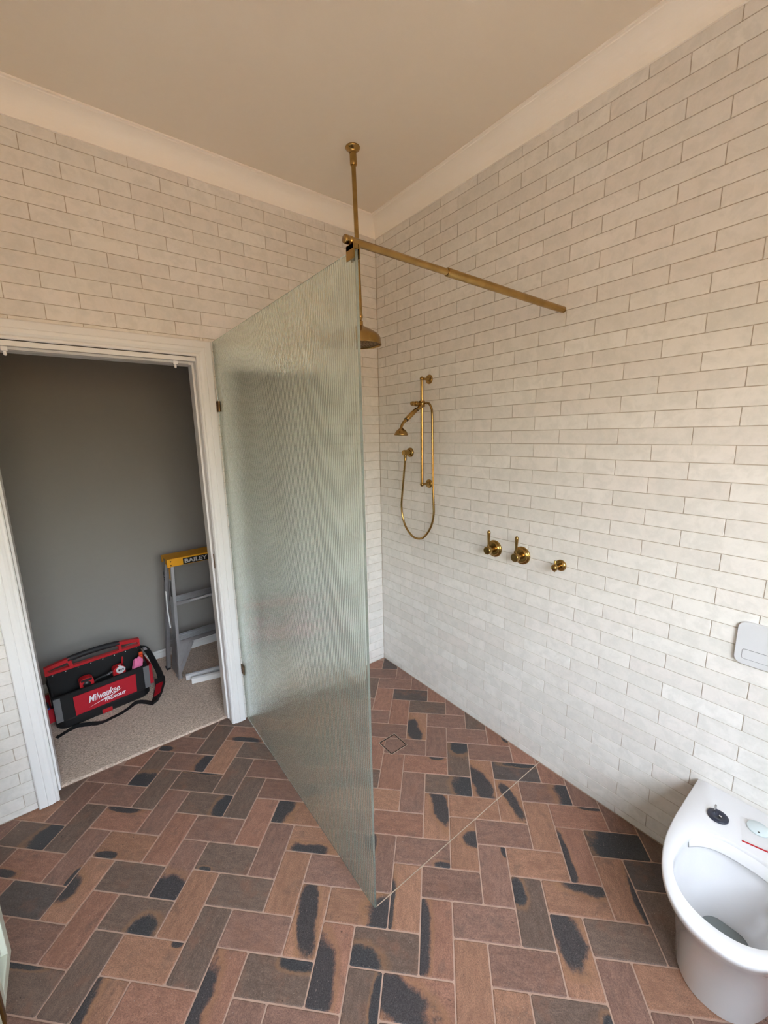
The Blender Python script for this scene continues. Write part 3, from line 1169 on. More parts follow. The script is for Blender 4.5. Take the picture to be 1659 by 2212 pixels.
# ------------------------------------------------------------------ hand shower on its rail
RX, RY = -.060, -.486
rail = thing('shower_rail', 'vertical aged brass slide rail on two wall flanges, tiled wall', 'shower rail', (0, RY, 1.365))
mb = MB()
mb.tube([(RX, 0, 0), (RX, 0, .602)], .0088, 20)
mb.build('rail_bar', M['brass'], rail)
for z in (0, .601):
    mb = MB()
    sph = [(.0001, -.0125)] + [(.0125 * math.cos(t), .0125 * math.sin(t)) for t in [(-70 + 14 * q) * pi / 180 for q in range(11)]] + [(.0001, .0125)]
    mb.lathe(sph, 20, Matrix.Translation((RX, 0, z)), caps=False)
    mb.lathe([(.0085, .0), (.0070, .018), (.0068, .030), (.0085, .044), (.012, .050)], 20, axis((RX, 0, z), (1, 0, 0)))
    mb.build('bracket_arm', M['brass'], rail)
    mb = MB()
    mb.lathe([(.012, .011), (.0215, .0095), (.0255, .0065), (.0262, .003), (.0262, .0003)], 32, axis((0, 0, z), (-1, 0, 0)))
    mb.build('flange', M['brass'], rail)
SZ = .463
mb = MB()
mb.lathe([(.0165, -.017), (.0175, -.015), (.0175, .015), (.0165, .017)], 24, Matrix.Translation((RX, 0, SZ)))
mb.lathe([(.013, 0), (.013, .034), (.0145, .036), (.0145, .050), (.012, .054)], 24, axis((RX, 0, SZ), (-1, 0, 0)))
mb.build('slider', M['brass'], rail)
mb = MB()
mb.lathe([(.0085, .052), (.0085, .060), (.0125, .062), (.0135, .070), (.011, .078), (.0095, .081)], 12, axis((RX, 0, SZ), (-1, 0, 0)), smooth=False)
mb.build('slider_knob', M['brass'], rail)

hs = thing('hand_shower', 'aged brass bell shaped hand shower held in the slider of the rail', 'hand shower', (0, RY, 1.66))
hd = Vector((-.105, -.001, .135))
he = Vector((-.178, .003, .079))
dn = (he - hd).normalized()
mb = MB()
st0 = Vector((-.045, -.005, .176))
mb.lathe([(.009, 0), (.0095, .002), (.0095, .020), (.012, .024), (.012, .040), (.0105, .048), (.0105, .070)], 20, axis(st0, dn))
mb.build('connector', M['brass'], hs)
L = (he - hd).length
mb = MB()
mb.lathe([(.0110, 0), (.0125, .002), (.0135, L * .5), (.0125, L - .002), (.0110, L)], 24, axis(hd, dn))
mb.build('handle', M['brass'], hs)
for p in (hd, he):
    mb = MB().lathe([(.0118, -.002), (.0128, -.001), (.0128, .002), (.0118, .003)], 24, axis(p, dn))
    mb.build('handle_ring', M['blackp'], hs)
mb = MB()
nk = [he, he + dn * .014, Vector((-.202, .004, .058)), Vector((-.211, .004, .044)), Vector((-.214, .004, .030))]
mb.tube(nk, [.0105, .0085, .0072, .0075, .0085], 18)
mb.build('neck', M['brass'], hs)
mb = MB()
mb.lathe([(.0085, -.036), (.012, -.031), (.0185, -.027), (.027, -.020), (.0335, -.011), (.0365, -.003), (.0385, .001), (.0390, .004), (.0375, .006), (.034, .007), (.030, .004), (.0001, .004)],
         36, axis((-.214, .004, .0), (-.04, 0, -1)), caps=False)
mb.build('bell', M['brass'], hs)

hose = [(-.026, -.487, 1.833), (-.030, -.512, 1.829), (-.034, -.531, 1.812), (-.035, -.541, 1.790), (-.035, -.544, 1.74), (-.035, -.5455, 1.67), (-.035, -.549, 1.52), (-.035, -.552, 1.37),
        (-.035, -.558, 1.25), (-.035, -.558, 1.188), (-.035, -.537, 1.115), (-.035, -.487, 1.048), (-.035, -.436, 1.019), (-.035, -.372, 1.022), (-.035, -.312, 1.066),
        (-.036, -.279, 1.129), (-.037, -.268, 1.203), (-.038, -.278, 1.29), (-.042, -.299, 1.404), (-.0465, -.317, 1.500)]


def spline(pts, n=6):
    pts = [Vector(p) for p in pts]
    out = []
    for i in range(len(pts) - 1):
        p0, p1, p2, p3 = pts[max(i - 1, 0)], pts[i], pts[i + 1], pts[min(i + 2, len(pts) - 1)]
        for k in range(n):
            t = k / n
            out.append(.5 * ((2 * p1) + (p2 - p0) * t + (2 * p0 - 5 * p1 + 4 * p2 - p3) * t * t + (3 * p1 - p0 - 3 * p2 + p3) * t ** 3))
    out.append(pts[-1])
    return out


hp = spline(hose, 14)
mb = MB()
mb.tube(hp, [.0062 if q % 2 else .0069 for q in range(len(hp))], 12)
ho = mb.build('shower_hose', M['brass'])
tag(ho, 'looping aged brass hose between the hand shower and the wall elbow', 'hose')
el = thing('wall_elbow', 'round aged brass wall outlet elbow feeding the shower hose', 'elbow', (0, -.319, 1.547))
mb = MB()
mb.lathe([(.017, .014), (.024, .0125), (.0285, .010), (.0295, .006), (.0295, .0003)], 32, axis((0, 0, 0), (-1, 0, 0)))
mb.build('flange', M['brass'], el)
mb = MB()
mb.lathe([(.0165, .010), (.0165, .058), (.0155, .060)], 28, axis((0, 0, 0), (-1, 0, 0)))
mb.build('elbow_body', M['brass'], el)
mb = MB()
mb.lathe([(.0105, .010), (.0105, .024), (.009, .027), (.0095, .030), (.0085, .046)], 20, axis((-.045, 0, -.004), (-.03, .03, -1)))
mb.build('outlet', M['brass'], el)


# ------------------------------------------------------------------ mixers and tap
def mixer(label, y, z):
    t = thing('shower_mixer', label, 'mixer tap', (0, y, z), group='lever mixers on the tiled wall')
    X_ = axis((0, 0, 0), (-1, 0, 0))
    mb = MB()
    mb.lathe([(.020, .0165), (.0295, .0160), (.0325, .0145), (.034, .0115), (.0345, .0095), (.041, .0085), (.0440, .006), (.0448, .0003)], 44, X_)
    mb.build('flange', M['brass'], t)
    mb = MB()
    mb.lathe([(.0165, .014), (.0165, .032), (.0190, .036), (.0205, .040), (.0205, .064), (.0195, .0665), (.0170, .0675)], 36, X_)
    mb.build('hub', M['brass'], t)
    mb = MB()
    mb.lathe([(.0050, .016), (.0062, .020), (.0056, .024), (.0052, .030), (.0060, .048), (.0074, .070), (.0086, .088), (.0088, .095), (.0075, .101), (.0040, .1045), (.0001, .1055)],
             20, axis((-.052, 0, 0), (0, 0, 1)), caps=False)
    mb.build('lever', M['brass'], t)


mixer('left brass lever mixer, nearer the room corner on the tiled wall', -.974, 1.065)
mixer('right brass lever mixer, between the other mixer and the small tap', -1.138, 1.065)
t = thing('wall_tap', 'small aged brass stop tap, smallest of three fittings in a row', 'tap', (0, -1.338, 1.064))
X_ = axis((0, 0, 0), (-1, 0, 0))
mb = MB()
mb.lathe([(.012, .0125), (.0205, .0115), (.0245, .0085), (.0262, .0045), (.0265, .0003)], 36, X_)
mb.build('flange', M['brass'], t)
mb = MB()
mb.lathe([(.0120, .010), (.0110, .016), (.0105, .036), (.0115, .040), (.0142, .044), (.0152, .052), (.0142, .060), (.0100, .0655), (.0001, .067)], 28, X_, caps=False)
mb.build('spindle', M['brass'], t)
mb = MB()
mb.lathe([(.0045, .010), (.0045, .031), (.0035, .0325)], 16, axis((-.052, 0, 0), (0, 0, 1)))
mb.lathe([(.0040, .010), (.0040, .019)], 16, axis((-.052, 0, 0), (0, 0, -1)))
mb.build('handle_pin', M['brass'], t)

# ------------------------------------------------------------------ flush plate
fp = thing('flush_plate', 'white rounded flush plate on tiled wall above the toilet pan', 'flush plate', (0, -2.095, .9595))


def rrect(w, h, r, n=7):
    out = []
    for cx, cy, a0 in ((w / 2 - r, h / 2 - r, 0), (-w / 2 + r, h / 2 - r, 90), (-w / 2 + r, -h / 2 + r, 180), (w / 2 - r, -h / 2 + r, 270)):
        for k in range(n):
            a = math.radians(a0 + 90 * k / (n - 1))
            out.append((cx + r * math.cos(a), cy + r * math.sin(a)))
    return out


YZ = Matrix(((0, 0, -1, 0), (1, 0, 0, 0), (0, 1, 0, 0), (0, 0, 0, 1)))       # local xy -> wall yz, local z -> -x


def plate(mb, w, h, r, d0, d1, cx=0, cy=0, bev=.0015):
    a = [(p[0] + cx, p[1] + cy) for p in rrect(w, h, r)]
    b = [(p[0] + cx, p[1] + cy) for p in rrect(w - 2 * bev, h - 2 * bev, r - bev)]
    n = len(a)
    v = [(p[0], p[1], d0) for p in a] + [(p[0], p[1], d1 - bev) for p in a] + [(p[0], p[1], d1) for p in b]
    f = []
    for q in (0, n):
        f += [(q + i, q + (i + 1) % n, q + n + (i + 1) % n, q + n + i) for i in range(n)]
    f += [tuple(range(2 * n, 3 * n)), tuple(reversed(range(n)))]
    mb.add(v, f, False, YZ)


mb = MB()
plate(mb, .252, .148, .024, .0004, .0125)
mb.build('plate', M['plastic'], fp)
mb = MB()
plate(mb, .2135, .0345, .007, .0120, .0128, 0, -.0365, .0003)
mb.build('button_gap', M['groove'], fp)
mb = MB()
plate(mb, .2115, .0325, .006, .0122, .0133, 0, -.0365, .0004)
mb.build('flush_button', M['plastic'], fp)

# ------------------------------------------------------------------ toilet pan
TY = -2.100
pan = thing('toilet_pan', 'white wall-faced toilet pan without seat, standing against tiled wall', 'toilet', (0, TY, 0))
N = 112
CXP = -.33


def d_outline(hw, length, xs, pw=2.35):
    """point of a D shaped outline in direction a from (CXP, 0): straight back, superelliptic nose"""
    def at(a):
        dx, dy = math.cos(a), math.sin(a)
        lo, hi = 0.0, 1.0

        def inside(x, y):
            if x > -.0012 or abs(y) > hw:
                return False
            if x >= xs:
                return True
            return (abs((x - xs) / (length + xs)) ** pw + abs(y / hw) ** pw) <= 1
        for _ in range(40):
            mid = (lo + hi) / 2
            if inside(CXP + dx * mid, dy * mid):
                lo = mid
            else:
                hi = mid
        return (CXP + dx * lo, dy * lo)
    return at


def egg(cx, half_back, half_front, hw, pb=2.6, pf=2.15):
    def at(a):
        dx, dy = math.cos(a), math.sin(a)
        lo, hi = 0.0, 1.0

        def inside(x, y):
            u = x - cx
            if u >= 0:
                return (abs(u / half_back) ** pb + abs(y / hw) ** pb) <= 1
            return (abs(u / half_front) ** pf + abs(y / hw) ** pf) <= 1
        for _ in range(40):
            mid = (lo + hi) / 2
            if inside(CXP + dx * mid, dy * mid):
                lo = mid
            else:
                hi = mid
        return (CXP + dx * lo, dy * lo)
    return at


corner = [math.atan2(.179, -CXP), -math.atan2(.179, -CXP)]
angs = [2 * pi * k / N - pi for k in range(N)]
for c in corner:
    k = min(range(N), key=lambda q: abs(angs[q] - c))
    angs[k] = c
rows = []
RT = .381
for hw, ln, xs, z in ((.131, .440, -.17, .002), (.132, .445, -.17, .03), (.136, .458, -.18, .10), (.143, .482, -.19, .18), (.154, .515, -.20, .255),
                      (.166, .548, -.205, .315), (.1745, .572, -.21, .352), (.1785, .580, -.21, .368), (.1785, .5805, -.21, RT - .006), (.1770, .579, -.21, RT - .002), (.1745, .5765, -.21, RT)):
    fn = d_outline(hw, ln, xs)
    rows.append([fn(a) + (z,) for a in angs])
outer_n = len(rows)
for cx, hb, hf, hw, z in ((-.365, .1585, .1660, .1365, RT), (-.365, .1565, .1640, .1345, RT - .0015), (-.365, .1545, .162, .1325, RT - .006), (-.365, .153, .161, .131, RT - .016),
                          (-.365, .154, .162, .132, .345), (-.365, .150, .160, .130, .315), (-.362, .138, .142, .121, .27), (-.360, .117, .118, .103, .22),
                          (-.356, .089, .096, .080, .175), (-.350, .070, .078, .060, .145), (-.345, .056, .06, .050, .11), (-.345, .048, .05, .044, .08)):
    fn = egg(cx, hb, hf, hw)
    rows.append([fn(a) + (z,) for a in angs])
v = [p for r_ in rows for p in r_]
f = []
for i in range(len(rows) - 1):
    for k in range(N):
        f.append((i * N + k, i * N + (k + 1) % N, (i + 1) * N + (k + 1) % N, (i + 1) * N + k))
f.append(tuple((len(rows) - 1) * N + k for k in range(N)))
f.append(tuple(reversed(range(N))))
me = MB().add(v, f, True).mesh('pan_body', M['ceramic'])
pb = link('pan_body', me, pan)
try:
    me.set_sharp_from_angle(angle=math.radians(42))
except Exception:
    pass
# rinse ledge at the back of the bowl
mb = MB()
fn_o = egg(-.365, .1545, .162, .1325)
fn_i = egg(-.370, .1385, .150, .120)
la = [a for a in [(-72 + 144 * q / 40) * pi / 180 for q in range(41)]]
sect = []
for a in la:
    k = max(0.0, math.cos(a * 90 / 74)) ** .4
    po, pi_ = fn_o(a), fn_i(a)
    px_, py_ = po[0] + (pi_[0] - po[0]) * k, po[1] + (pi_[1] - po[1]) * k
    sect.append([(po[0], po[1], RT - .010), (px_, py_, RT - .036), (px_, py_, RT - .041), (po[0], po[1], RT - .041)])
v = [p for s_ in sect for p in s_]
f = []
for i in range(len(sect) - 1):
    for q in range(3):
        f.append((i * 4 + q, i * 4 + q + 1, i * 4 + 5 + q, i * 4 + 4 + q))
mb.add(v, f, True)
mb.build('rinse_ledge', M['ceramic'], pan)
mb = MB()
fn = egg(-.350, .069, .080, .062, 5.0)
mb.add([fn(a) + (.150,) for a in angs], [tuple(range(N))])
mb.build('bowl_water', M['water'], pan)

# ---- seat fixings left on the deck
hx = thing('seat_fixing', 'dark navy round seat fixing with upright chrome pin on the toilet deck', 'seat fixing', (-.141, -2.014, RT + .0004))
mb = MB()
mb.lathe([(.0, 0), (.027, 0), (.0285, .0015), (.0285, .006), (.027, .0075), (.010, .0075), (.009, .0045), (0, .0045)], 40, caps=False)
mb.build('base_disc', M['navy'], hx)
mb = MB()
mb.lathe([(.0032, .007), (.0032, .036), (.0024, .0385)], 14, Matrix.Translation((.004, .010, 0)))
mb.build('hinge_pin', M['chrome'], hx)
mb = MB()
mb.box((-.003, -.010, .0048), (.004, -.002, .009), bev=.001)
mb.build('clamp_screw', M['chrome'], hx)

bg_ = thing('parts_packet', 'clear plastic packet with red seal, on the toilet deck', 'packet', (-.112, -2.102, RT + .0006), (0, 0, math.radians(15)))
mb = MB()
v, f = [], []
for b in range(9):
    for a in range(13):
        x, y = -.062 + .104 * a / 12, -.058 + .092 * b / 8
        ed = min(a, 12 - a, b, 8 - b)
        z = .0006 if ed == 0 else .0082 + .002 * noise.noise(Vector((x * 60, y * 60, 1)))
        v.append((x, y, z))
for b in range(8):
    for a in range(12):
        f.append((b * 13 + a, b * 13 + a + 1, b * 13 + 14 + a, b * 13 + 13 + a))
mb.add(v, f, False)
mb.build('film', M['bagfilm'], bg_)
mb = MB().box((-.0655, -.059, 0), (-.0620, .035, .0022))
mb.build('red_seal', M['redp'], bg_)
wd = thing('cover_disc', 'pale round cover disc inside the clear packet on the toilet deck', 'cover disc', (-.094, -2.108, RT + .0012))
mb = MB()
mb.lathe([(0, 0), (.028, 0), (.0295, .0015), (.0295, .004), (.028, .0055), (0, .0055)], 40, caps=False)
mb.build('disc', M['pale'], wd)
mb = MB()
mb.lathe([(.0032, .0056), (.0030, .0060)], 14, Matrix.Translation((-.019, -.004, 0)))
mb.build('screw_hole', M['groove'], wd)
h2 = thing('seat_fixing', 'second dark navy seat fixing beside the clear packet, cut by the photo edge', 'seat fixing', (-.141, -2.176, RT + .0004))
mb = MB()
mb.lathe([(.0, 0), (.027, 0), (.0285, .0015), (.0285, .006), (.027, .0075), (0, .0075)], 40, caps=False)
mb.build('base_disc', M['navy'], h2)

# ------------------------------------------------------------------ vanity at the camera's left
vn = thing('vanity_cabinet', 'cream vanity cabinet with moulded door frames at the left photo edge', 'vanity', (-2.0, -.925, 0))
mb = MB().box((-.452, -1.6, .30), (-.022, 0, .845))
mb.build('carcass', M['vanity'], vn)
for ya, yb in ((-.004, -.168), (-.190, -.880), (-.886, -1.59)):
    mb = MB()
    fwid = .035
    mb.box((-.021, ya, .304), (0, ya - fwid, .84), bev=.003)
    mb.box((-.021, yb, .304), (0, yb + fwid, .84), bev=.003)
    mb.box((-.021, ya - fwid, .304), (0, yb + fwid, .304 + fwid), bev=.003)
    mb.box((-.021, ya - fwid, .84 - fwid), (0, yb + fwid, .84), bev=.003)
    d = mb.build('cabinet_door', M['vanity'], vn)
    mb = MB().box((-.020, ya - fwid - .001, .354), (-.011, yb + fwid + .001, .789))
    mb.build('door_panel', M['vanity'], d)
mb = MB().box((-.021, -.187, .2985), (.004, -.171, .842), bev=.001)
mb.build('dividing_strip', M['brass_dark'], vn)
mb = MB().box((-.021, -1.59, .2985), (.003, -.188, .3035), bev=.001)
mb.build('bottom_strip', M['brass_dark'], vn)
mb = MB().box((-.455, -1.62, .846), (.012, .012, .870), bev=.004)
mb.build('worktop', M['stone'], vn)
for yy in (-.04, -1.55):
    for xx in (-.06, -.41):
        mb = MB().lathe([(.012, .0005), (.018, .03), (.02, .29), (.022, .2995)], 16, Matrix.Translation((xx, yy, 0)))
        mb.build('leg', M['brass_dark'], vn)

# ------------------------------------------------------------------ step ladder in the hall
ld_ = thing('step_ladder', 'folded aluminium step ladder with yellow top cap in the hall', 'ladder', (-1.085, .805, .012), (0, 0, .06))


def bar3(mb, p, q, w, t, side=(1, 0, 0)):
    mb.ribbon([p, q], w, t, side)


FB, FT = Vector((.205, -.077, 0)), Vector((.160, -.026, .835))      # half-width, y, z of a front stile, foot and top
RB, RTp = Vector((.235, .085, 0)), Vector((.172, .048, .835))


def stile(s, a, b, depth, flange, mat, lip, name):
    mb = MB()
    A_, B_ = Vector((a.x * s, a.y, a.z)), Vector((b.x * s, b.y, b.z))
    mb.ribbon([A_, B_], depth, .0022, (0, 1, 0))                     # web faces sideways
    for yy in (-depth / 2, depth / 2):
        off = Vector((-s * flange / 2, yy, 0))
        mb.ribbon([A_ + off, B_ + off], flange, .0022, (1, 0, 0))
    return mb.build(name, mat, ld_)


for s in (-1, 1):
    stl = stile(s, FB, FT, .084, .017, M['alu'], True, 'front_stile')
    mb = MB()
    mb.box((s * .207 - .004, -.119, -.001), (s * .207 - s * .024, -.052, .016), bev=.002)
    mb.build('foot', M['alu_dark'], ld_)
    stile(s, RB, RTp, .040, .020, M['alu_dark'], True, 'rear_stile')
    mb = MB()
    mb.box((s * .237 - .004, .062, -.001), (s * .237 - s * .022, .108, .014), bev=.002)
    mb.build('foot', M['blackp'], ld_)
    # flared side plate that stiffens the bottom of the stile
    mb = MB()
    xo = s * .2075
    v = [(xo, -.117, .012), (xo, .052, .012), (xo - s * .014, -.022, .300), (xo - s * .014, -.098, .300)]
    v2 = [(p_[0] + s * .0016, p_[1], p_[2]) for p_ in v]
    mb.add(v + v2, [(0, 1, 2, 3), (7, 6, 5, 4), (0, 4, 5, 1), (1, 5, 6, 2), (2, 6, 7, 3), (3, 7, 4, 0)])
    mb.build('side_plate', M['alu_dark'], ld_)
    for zz in (.03, .12, .29):
        mb = MB().lathe([(.0042, 0), (.0036, .0015), (.0001, .002)], 10, axis((xo + s * .0016 - s * .014 * zz / .3, -.085 + .03 * zz, zz), (s, 0, 0)), caps=False)
        mb.build('rivet', M['chrome'], ld_)
    # knee brace under the lowest step
    mb = MB()
    k0 = FB.lerp(FT, .05)
    k1 = FB.lerp(FT, .30)
    mb.ribbon([(s * (k0.x - .012), k0.y - .030, k0.z), (s * (k1.x - .100), k1.y - .034, k1.z - .012)], .024, .002, (1, 0, 0))
    v = [(s * (k0.x - .003), k0.y - .0325, k0.z + .02), (s * (k1.x - .003), k1.y - .0325, k1.z - .006), (s * (k1.x - .095), k1.y - .0325, k1.z - .006)]
    v2 = [(p_[0], p_[1] + .0016, p_[2]) for p_ in v]
    mb.add(v + v2, [(0, 1, 2), (5, 4, 3), (0, 3, 4, 1), (1, 4, 5, 2), (2, 5, 3, 0)])
    mb.build('brace', M['alu'], ld_)
    # spreader arm folded between the stiles
    mb = MB()
    mb.tube([(s * .192, .030, .60), (s * .197, .004, .585), (s * .205, -.020, .47), (s * .207, -.050, .36)], .0045, 10)
    mb.build('spreader', M['white'], ld_)
for tt in (.322, .655):
    c = FB.lerp(FT, tt)
    hw = c.x - .004
    mb = MB()
    y0_, y1_ = c.y - .034, c.y + .052
    mb.box((-hw, y0_, c.z - .003), (hw, y1_, c.z))
    mb.box((-hw, y0_, c.z - .028), (hw, y0_ + .002, c.z))
    mb.box((-hw, y1_ - .002, c.z - .020), (hw, y1_, c.z + .012))
    for q in range(5):
        yy = y0_ + .012 + q * .015
        mb.box((-hw, yy, c.z), (hw, yy + .005, c.z + .0022))
    mb.build('step', M['alu'], ld_)
mb = MB()
cc = FB.lerp(FT, .655)
mb.box((-.07, cc.y - .0357, cc.z - .020), (.10, cc.y - .0342, cc.z - .008))
mb.build('step_sticker', M['silver'], ld_)
for zz in (.20, .50):
    k = zz / .835
    c = RB.lerp(RTp, k)
    mb = MB().box((-c.x + .003, c.y - .010, c.z - .012), (c.x - .003, c.y + .010, c.z + .012), bev=.002)
    mb.build('rear_rung', M['alu_dark'], ld_)
cap = MB()
cap.box((-.185, -.078, .842), (.185, .082, .852), bev=.003)
cap.box((-.185, -.078, .797), (.185, -.070, .846), bev=.002)
cap.box((-.185, .074, .805), (.185, .082, .846), bev=.002)
for s in (-1, 1):
    cap.box((s * .185, -.074, .812), (s * .179, -.030, .846), bev=.002)
    cap.box((s * .185, .040, .812), (s * .179, .080, .846), bev=.002)
capo = cap.build('top_cap', M['yellow'], ld_)
for z in (.808, .835):
    for s in (-1, 1):
        mb = MB().lathe([(.0045, 0), (.004, .0016), (.0001, .002)], 12, axis((s * .162, -.078, z), (0, -1, 0)), caps=False)
        mb.build('rivet', M['blackprint'], ld_)
mb = MB().box((-.085, -.0788, .800), (.085, -.0781, .842))
lab = mb.build('name_plate', M['blackprint'], ld_)
me, x0, x1, y0, y1 = text_mesh('BAILEY', .05, .0004, .0016)
sc_ = .150 / (x1 - x0)
sy_ = .028 / (y1 - y0)
me.transform(Matrix.Translation((-(x0 + x1) / 2 * sc_, -.0790, .821 - (y0 + y1) / 2 * sy_)) @ Matrix.Rotation(pi / 2, 4, 'X') @ Matrix.Diagonal((sc_, sy_, 1, 1)))
me.materials.clear()
me.materials.append(M['silver'])
link('lettering', me, lab)
# lettering down the rear stile and stickers on the front stile
me, x0, x1, y0, y1 = text_mesh('BAILEY', .03, .0003, .0008)
sc_ = .15 / (x1 - x0)
Rm = Matrix.Rotation(-pi / 2, 4, 'Y')
c = RB.lerp(RTp, .80)
c0 = RB.lerp(RTp, .72)
me.transform(Matrix.Translation((-.1845 - .0012, .064, .62)) @ Matrix(((0, 0, -1, 0), (0, -1, 0, 0), (1, 0, 0, 0), (0, 0, 0, 1))) @ Matrix.Diagonal((sc_, .022 / (y1 - y0), 1, 1)) @ Matrix.Translation((-x0, -y0, 0)))
me.transform(Matrix.Shear('XY', 4, (-.075, 0)) if False else Matrix.Identity(4))
me.materials.clear()
me.materials.append(M['blackprint'])
link('lettering', me, ld_)
for za, zb, mt in ((.70, .79, 'yellow'), (.58, .69, 'blackprint')):
    a_, b__ = FB.lerp(FT, za / .835), FB.lerp(FT, zb / .835)
    mb = MB()
    mb.ribbon([(-a_.x - .0016, a_.y, a_.z), (-b__.x - .0016, b__.y, b__.z)], .030, .0008, (0, 1, 0))
    mb.build('stile_sticker', M[mt], ld_)

# ------------------------------------------------------------------ trim offcuts on the carpet
for nm, lb, x, y, ang, dz, mt in (('trim_offcut', 'white moulded trim offcut lying nearest the doorway on the carpet', -1.228, .556, -14.5, 0, 'gloss'),
                                  ('trim_offcut', 'greyish trim offcut lying behind the white one, towards the ladder', -1.250, .622, -10.5, 0, 'plastic')):
    mb = MB()
    Lg = .52
    prf = [(0, 0), (.004, 0), (.004, .030), (.012, .034), (.020, .034), (.028, .022), (.030, 0), (.034, 0), (.034, .025), (.023, .039), (.010, .039), (0, .034)]
    v = [(0, a_, b__) for a_, b__ in prf] + [(Lg, a_, b__) for a_, b__ in prf]
    k = len(prf)
    mb.add(v, [(q, (q + 1) % k, k + (q + 1) % k, k + q) for q in range(k)] + [tuple(range(k)), tuple(range(k, 2 * k))])
    o = mb.build(nm, M[mt], None, (x, y, .014), (0, 0, math.radians(ang)))
    tag(o, lb, 'trim offcut', 'trim offcuts on the carpet')

# ------------------------------------------------------------------ tool bag
bag = thing('tool_bag', 'open red and black tool tote bag on the carpet beyond the doorway', 'tool bag', (-1.705, .72, .012), (0, 0, math.radians(7.5)))
mb = MB()
base = [(p[0], p[1]) for p in rrect(.49, .275, .05)]
base2 = [(p[0], p[1]) for p in rrect(.475, .262, .05)]
n = len(base)
v = [(p[0] - .018, p[1], 0) for p in base2] + [(p[0] - .018, p[1], .012) for p in base] + [(p[0] - .018, p[1], .050) for p in base] + [(p[0] - .018, p[1], .056) for p in base2]
f = []
for q in range(3):
    f += [(q * n + i, q * n + (i + 1) % n, (q + 1) * n + (i + 1) % n, (q + 1) * n + i) for i in range(n)]
f += [tuple(reversed(range(n))), tuple(range(3 * n, 4 * n))]
mb.add(v, f)
mb.build('moulded_base', M['blackp'], bag)
mb = MB().box((-.046, -.146, .006), (.006, -.136, .030), bev=.002)
mb.build('base_latch', M['redp'], bag)
# pocket wall round the bag, leaning outward
mb = MB()


def shell(z0, z1, w0, d0, w1, d1, th, r=.035, cx=-.018):
    lo_o = [(p[0] + cx, p[1], z0) for p in rrect(w0, d0, r)]
    hi_o = [(p[0] + cx, p[1], z1) for p in rrect(w1, d1, r)]
    hi_i = [(p[0] + cx, p[1], z1) for p in rrect(w1 - 2 * th, d1 - 2 * th, r - th)]
    lo_i = [(p[0] + cx, p[1], z0) for p in rrect(w0 - 2 * th, d0 - 2 * th, r - th)]
    n = len(lo_o)
    v = lo_o + hi_o + hi_i + lo_i
    f = []
    for q in range(4):
        q2 = (q + 1) % 4
        f += [(q * n + i, q * n + (i + 1) % n, q2 * n + (i + 1) % n, q2 * n + i) for i in range(n)]
    return v, f


v, f = shell(.045, .205, .478, .262, .488, .276, .010)
mb.add(v, f)
mb.build('pocket_wall', M['black'], bag)
mb = MB()
v, f = shell(.196, .212, .492, .281, .494, .283, .014)
mb.add(v, f)
mb.build('rim_binding', M['black'], bag)
# taller back wall and divider that carries the handle
mb = MB()
mb.box((-.258, -.012, .050), (.222, .012, .300), bev=.004)
mb.build('divider', M['black'], bag)
for s, sl in ((-1, -.26), (1, .224)):
    mb = MB()
    v = [(sl, -.134, .19), (sl, .134, .19), (sl, .012, .298), (sl, -.012, .298)]
    v2 = [(p[0] - s * .006, p[1], p[2]) for p in v]
    mb.add(v + v2, [(0, 1, 2, 3), (7, 6, 5, 4), (0, 4, 5, 1), (1, 5, 6, 2), (2, 6, 7, 3), (3, 7, 4, 0)])
    mb.build('end_gusset', M['black'], bag)
# front panel
pl_y = -.1432
mb = MB()
v = [(-.171, pl_y + .004, .060), (.147, pl_y + .004, .060), (.151, pl_y, .181), (-.171, pl_y, .181)]
v2 = [(p[0], p[1] + .006, p[2]) for p in v]
mb.add(v + v2, [(3, 2, 1, 0), (4, 5, 6, 7), (0, 1, 5, 4), (1, 2, 6, 5), (2, 3, 7, 6), (3, 0, 4, 7)])
pnl = mb.build('front_panel', M['red'], bag)
FACE = Matrix.Translation((0, pl_y + .0018, 0)) @ Matrix.Rotation(pi / 2 + math.atan2(-.004, .121) * -1, 4, 'X') if False else Matrix.Translation((0, pl_y + .0005, .12)) @ Matrix.Rotation(math.atan2(.004, .121), 4, 'X') @ Matrix.Rotation(pi / 2, 4, 'X')


def face_text(body, xa, xb, za, zb, shear, off, mat, rot=0.0):
    me, x0, x1, y0, y1 = text_mesh(body, .05, .0005, off, shear)
    a_, b__ = (xb - xa) / (x1 - x0), (zb - za) / (y1 - y0)
    T = Matrix.Translation((xa, za - .12, .0006)) @ Matrix.Rotation(rot, 4, 'Z') @ Matrix.Diagonal((a_, b__, 1, 1)) @ Matrix.Translation((-x0, -y0, 0))
    me.transform(FACE @ T)
    me.materials.clear()
    me.materials.append(mat)
    return link('lettering', me, pnl)


face_text('Milwaukee', -.104, .060, .108, .152, .42, .0007, M['white'], math.radians(3))
face_text('PACKOUT', -.026, .088, .078, .096, .30, .0014, M['white'], math.radians(2))
mb = MB()
bolt = [(-.106, .078), (.0, .106), (-.012, .098), (.066, .121), (-.020, .090), (-.006, .098)]
tri = lambda pts: mb.add([tuple(FACE @ Vector((x, z - .12, .0010))) for x, z in pts], [tuple(range(len(pts)))])
tri([(-.108, .079), (-.006, .1085), (-.020, .0985)])
tri([(-.050, .0915), (.000, .1085), (-.002, .1015)])
tri([(-.042, .0905), (.072, .128), (.010, .101)])
mb.build('bolt_mark', M['white'], pnl)
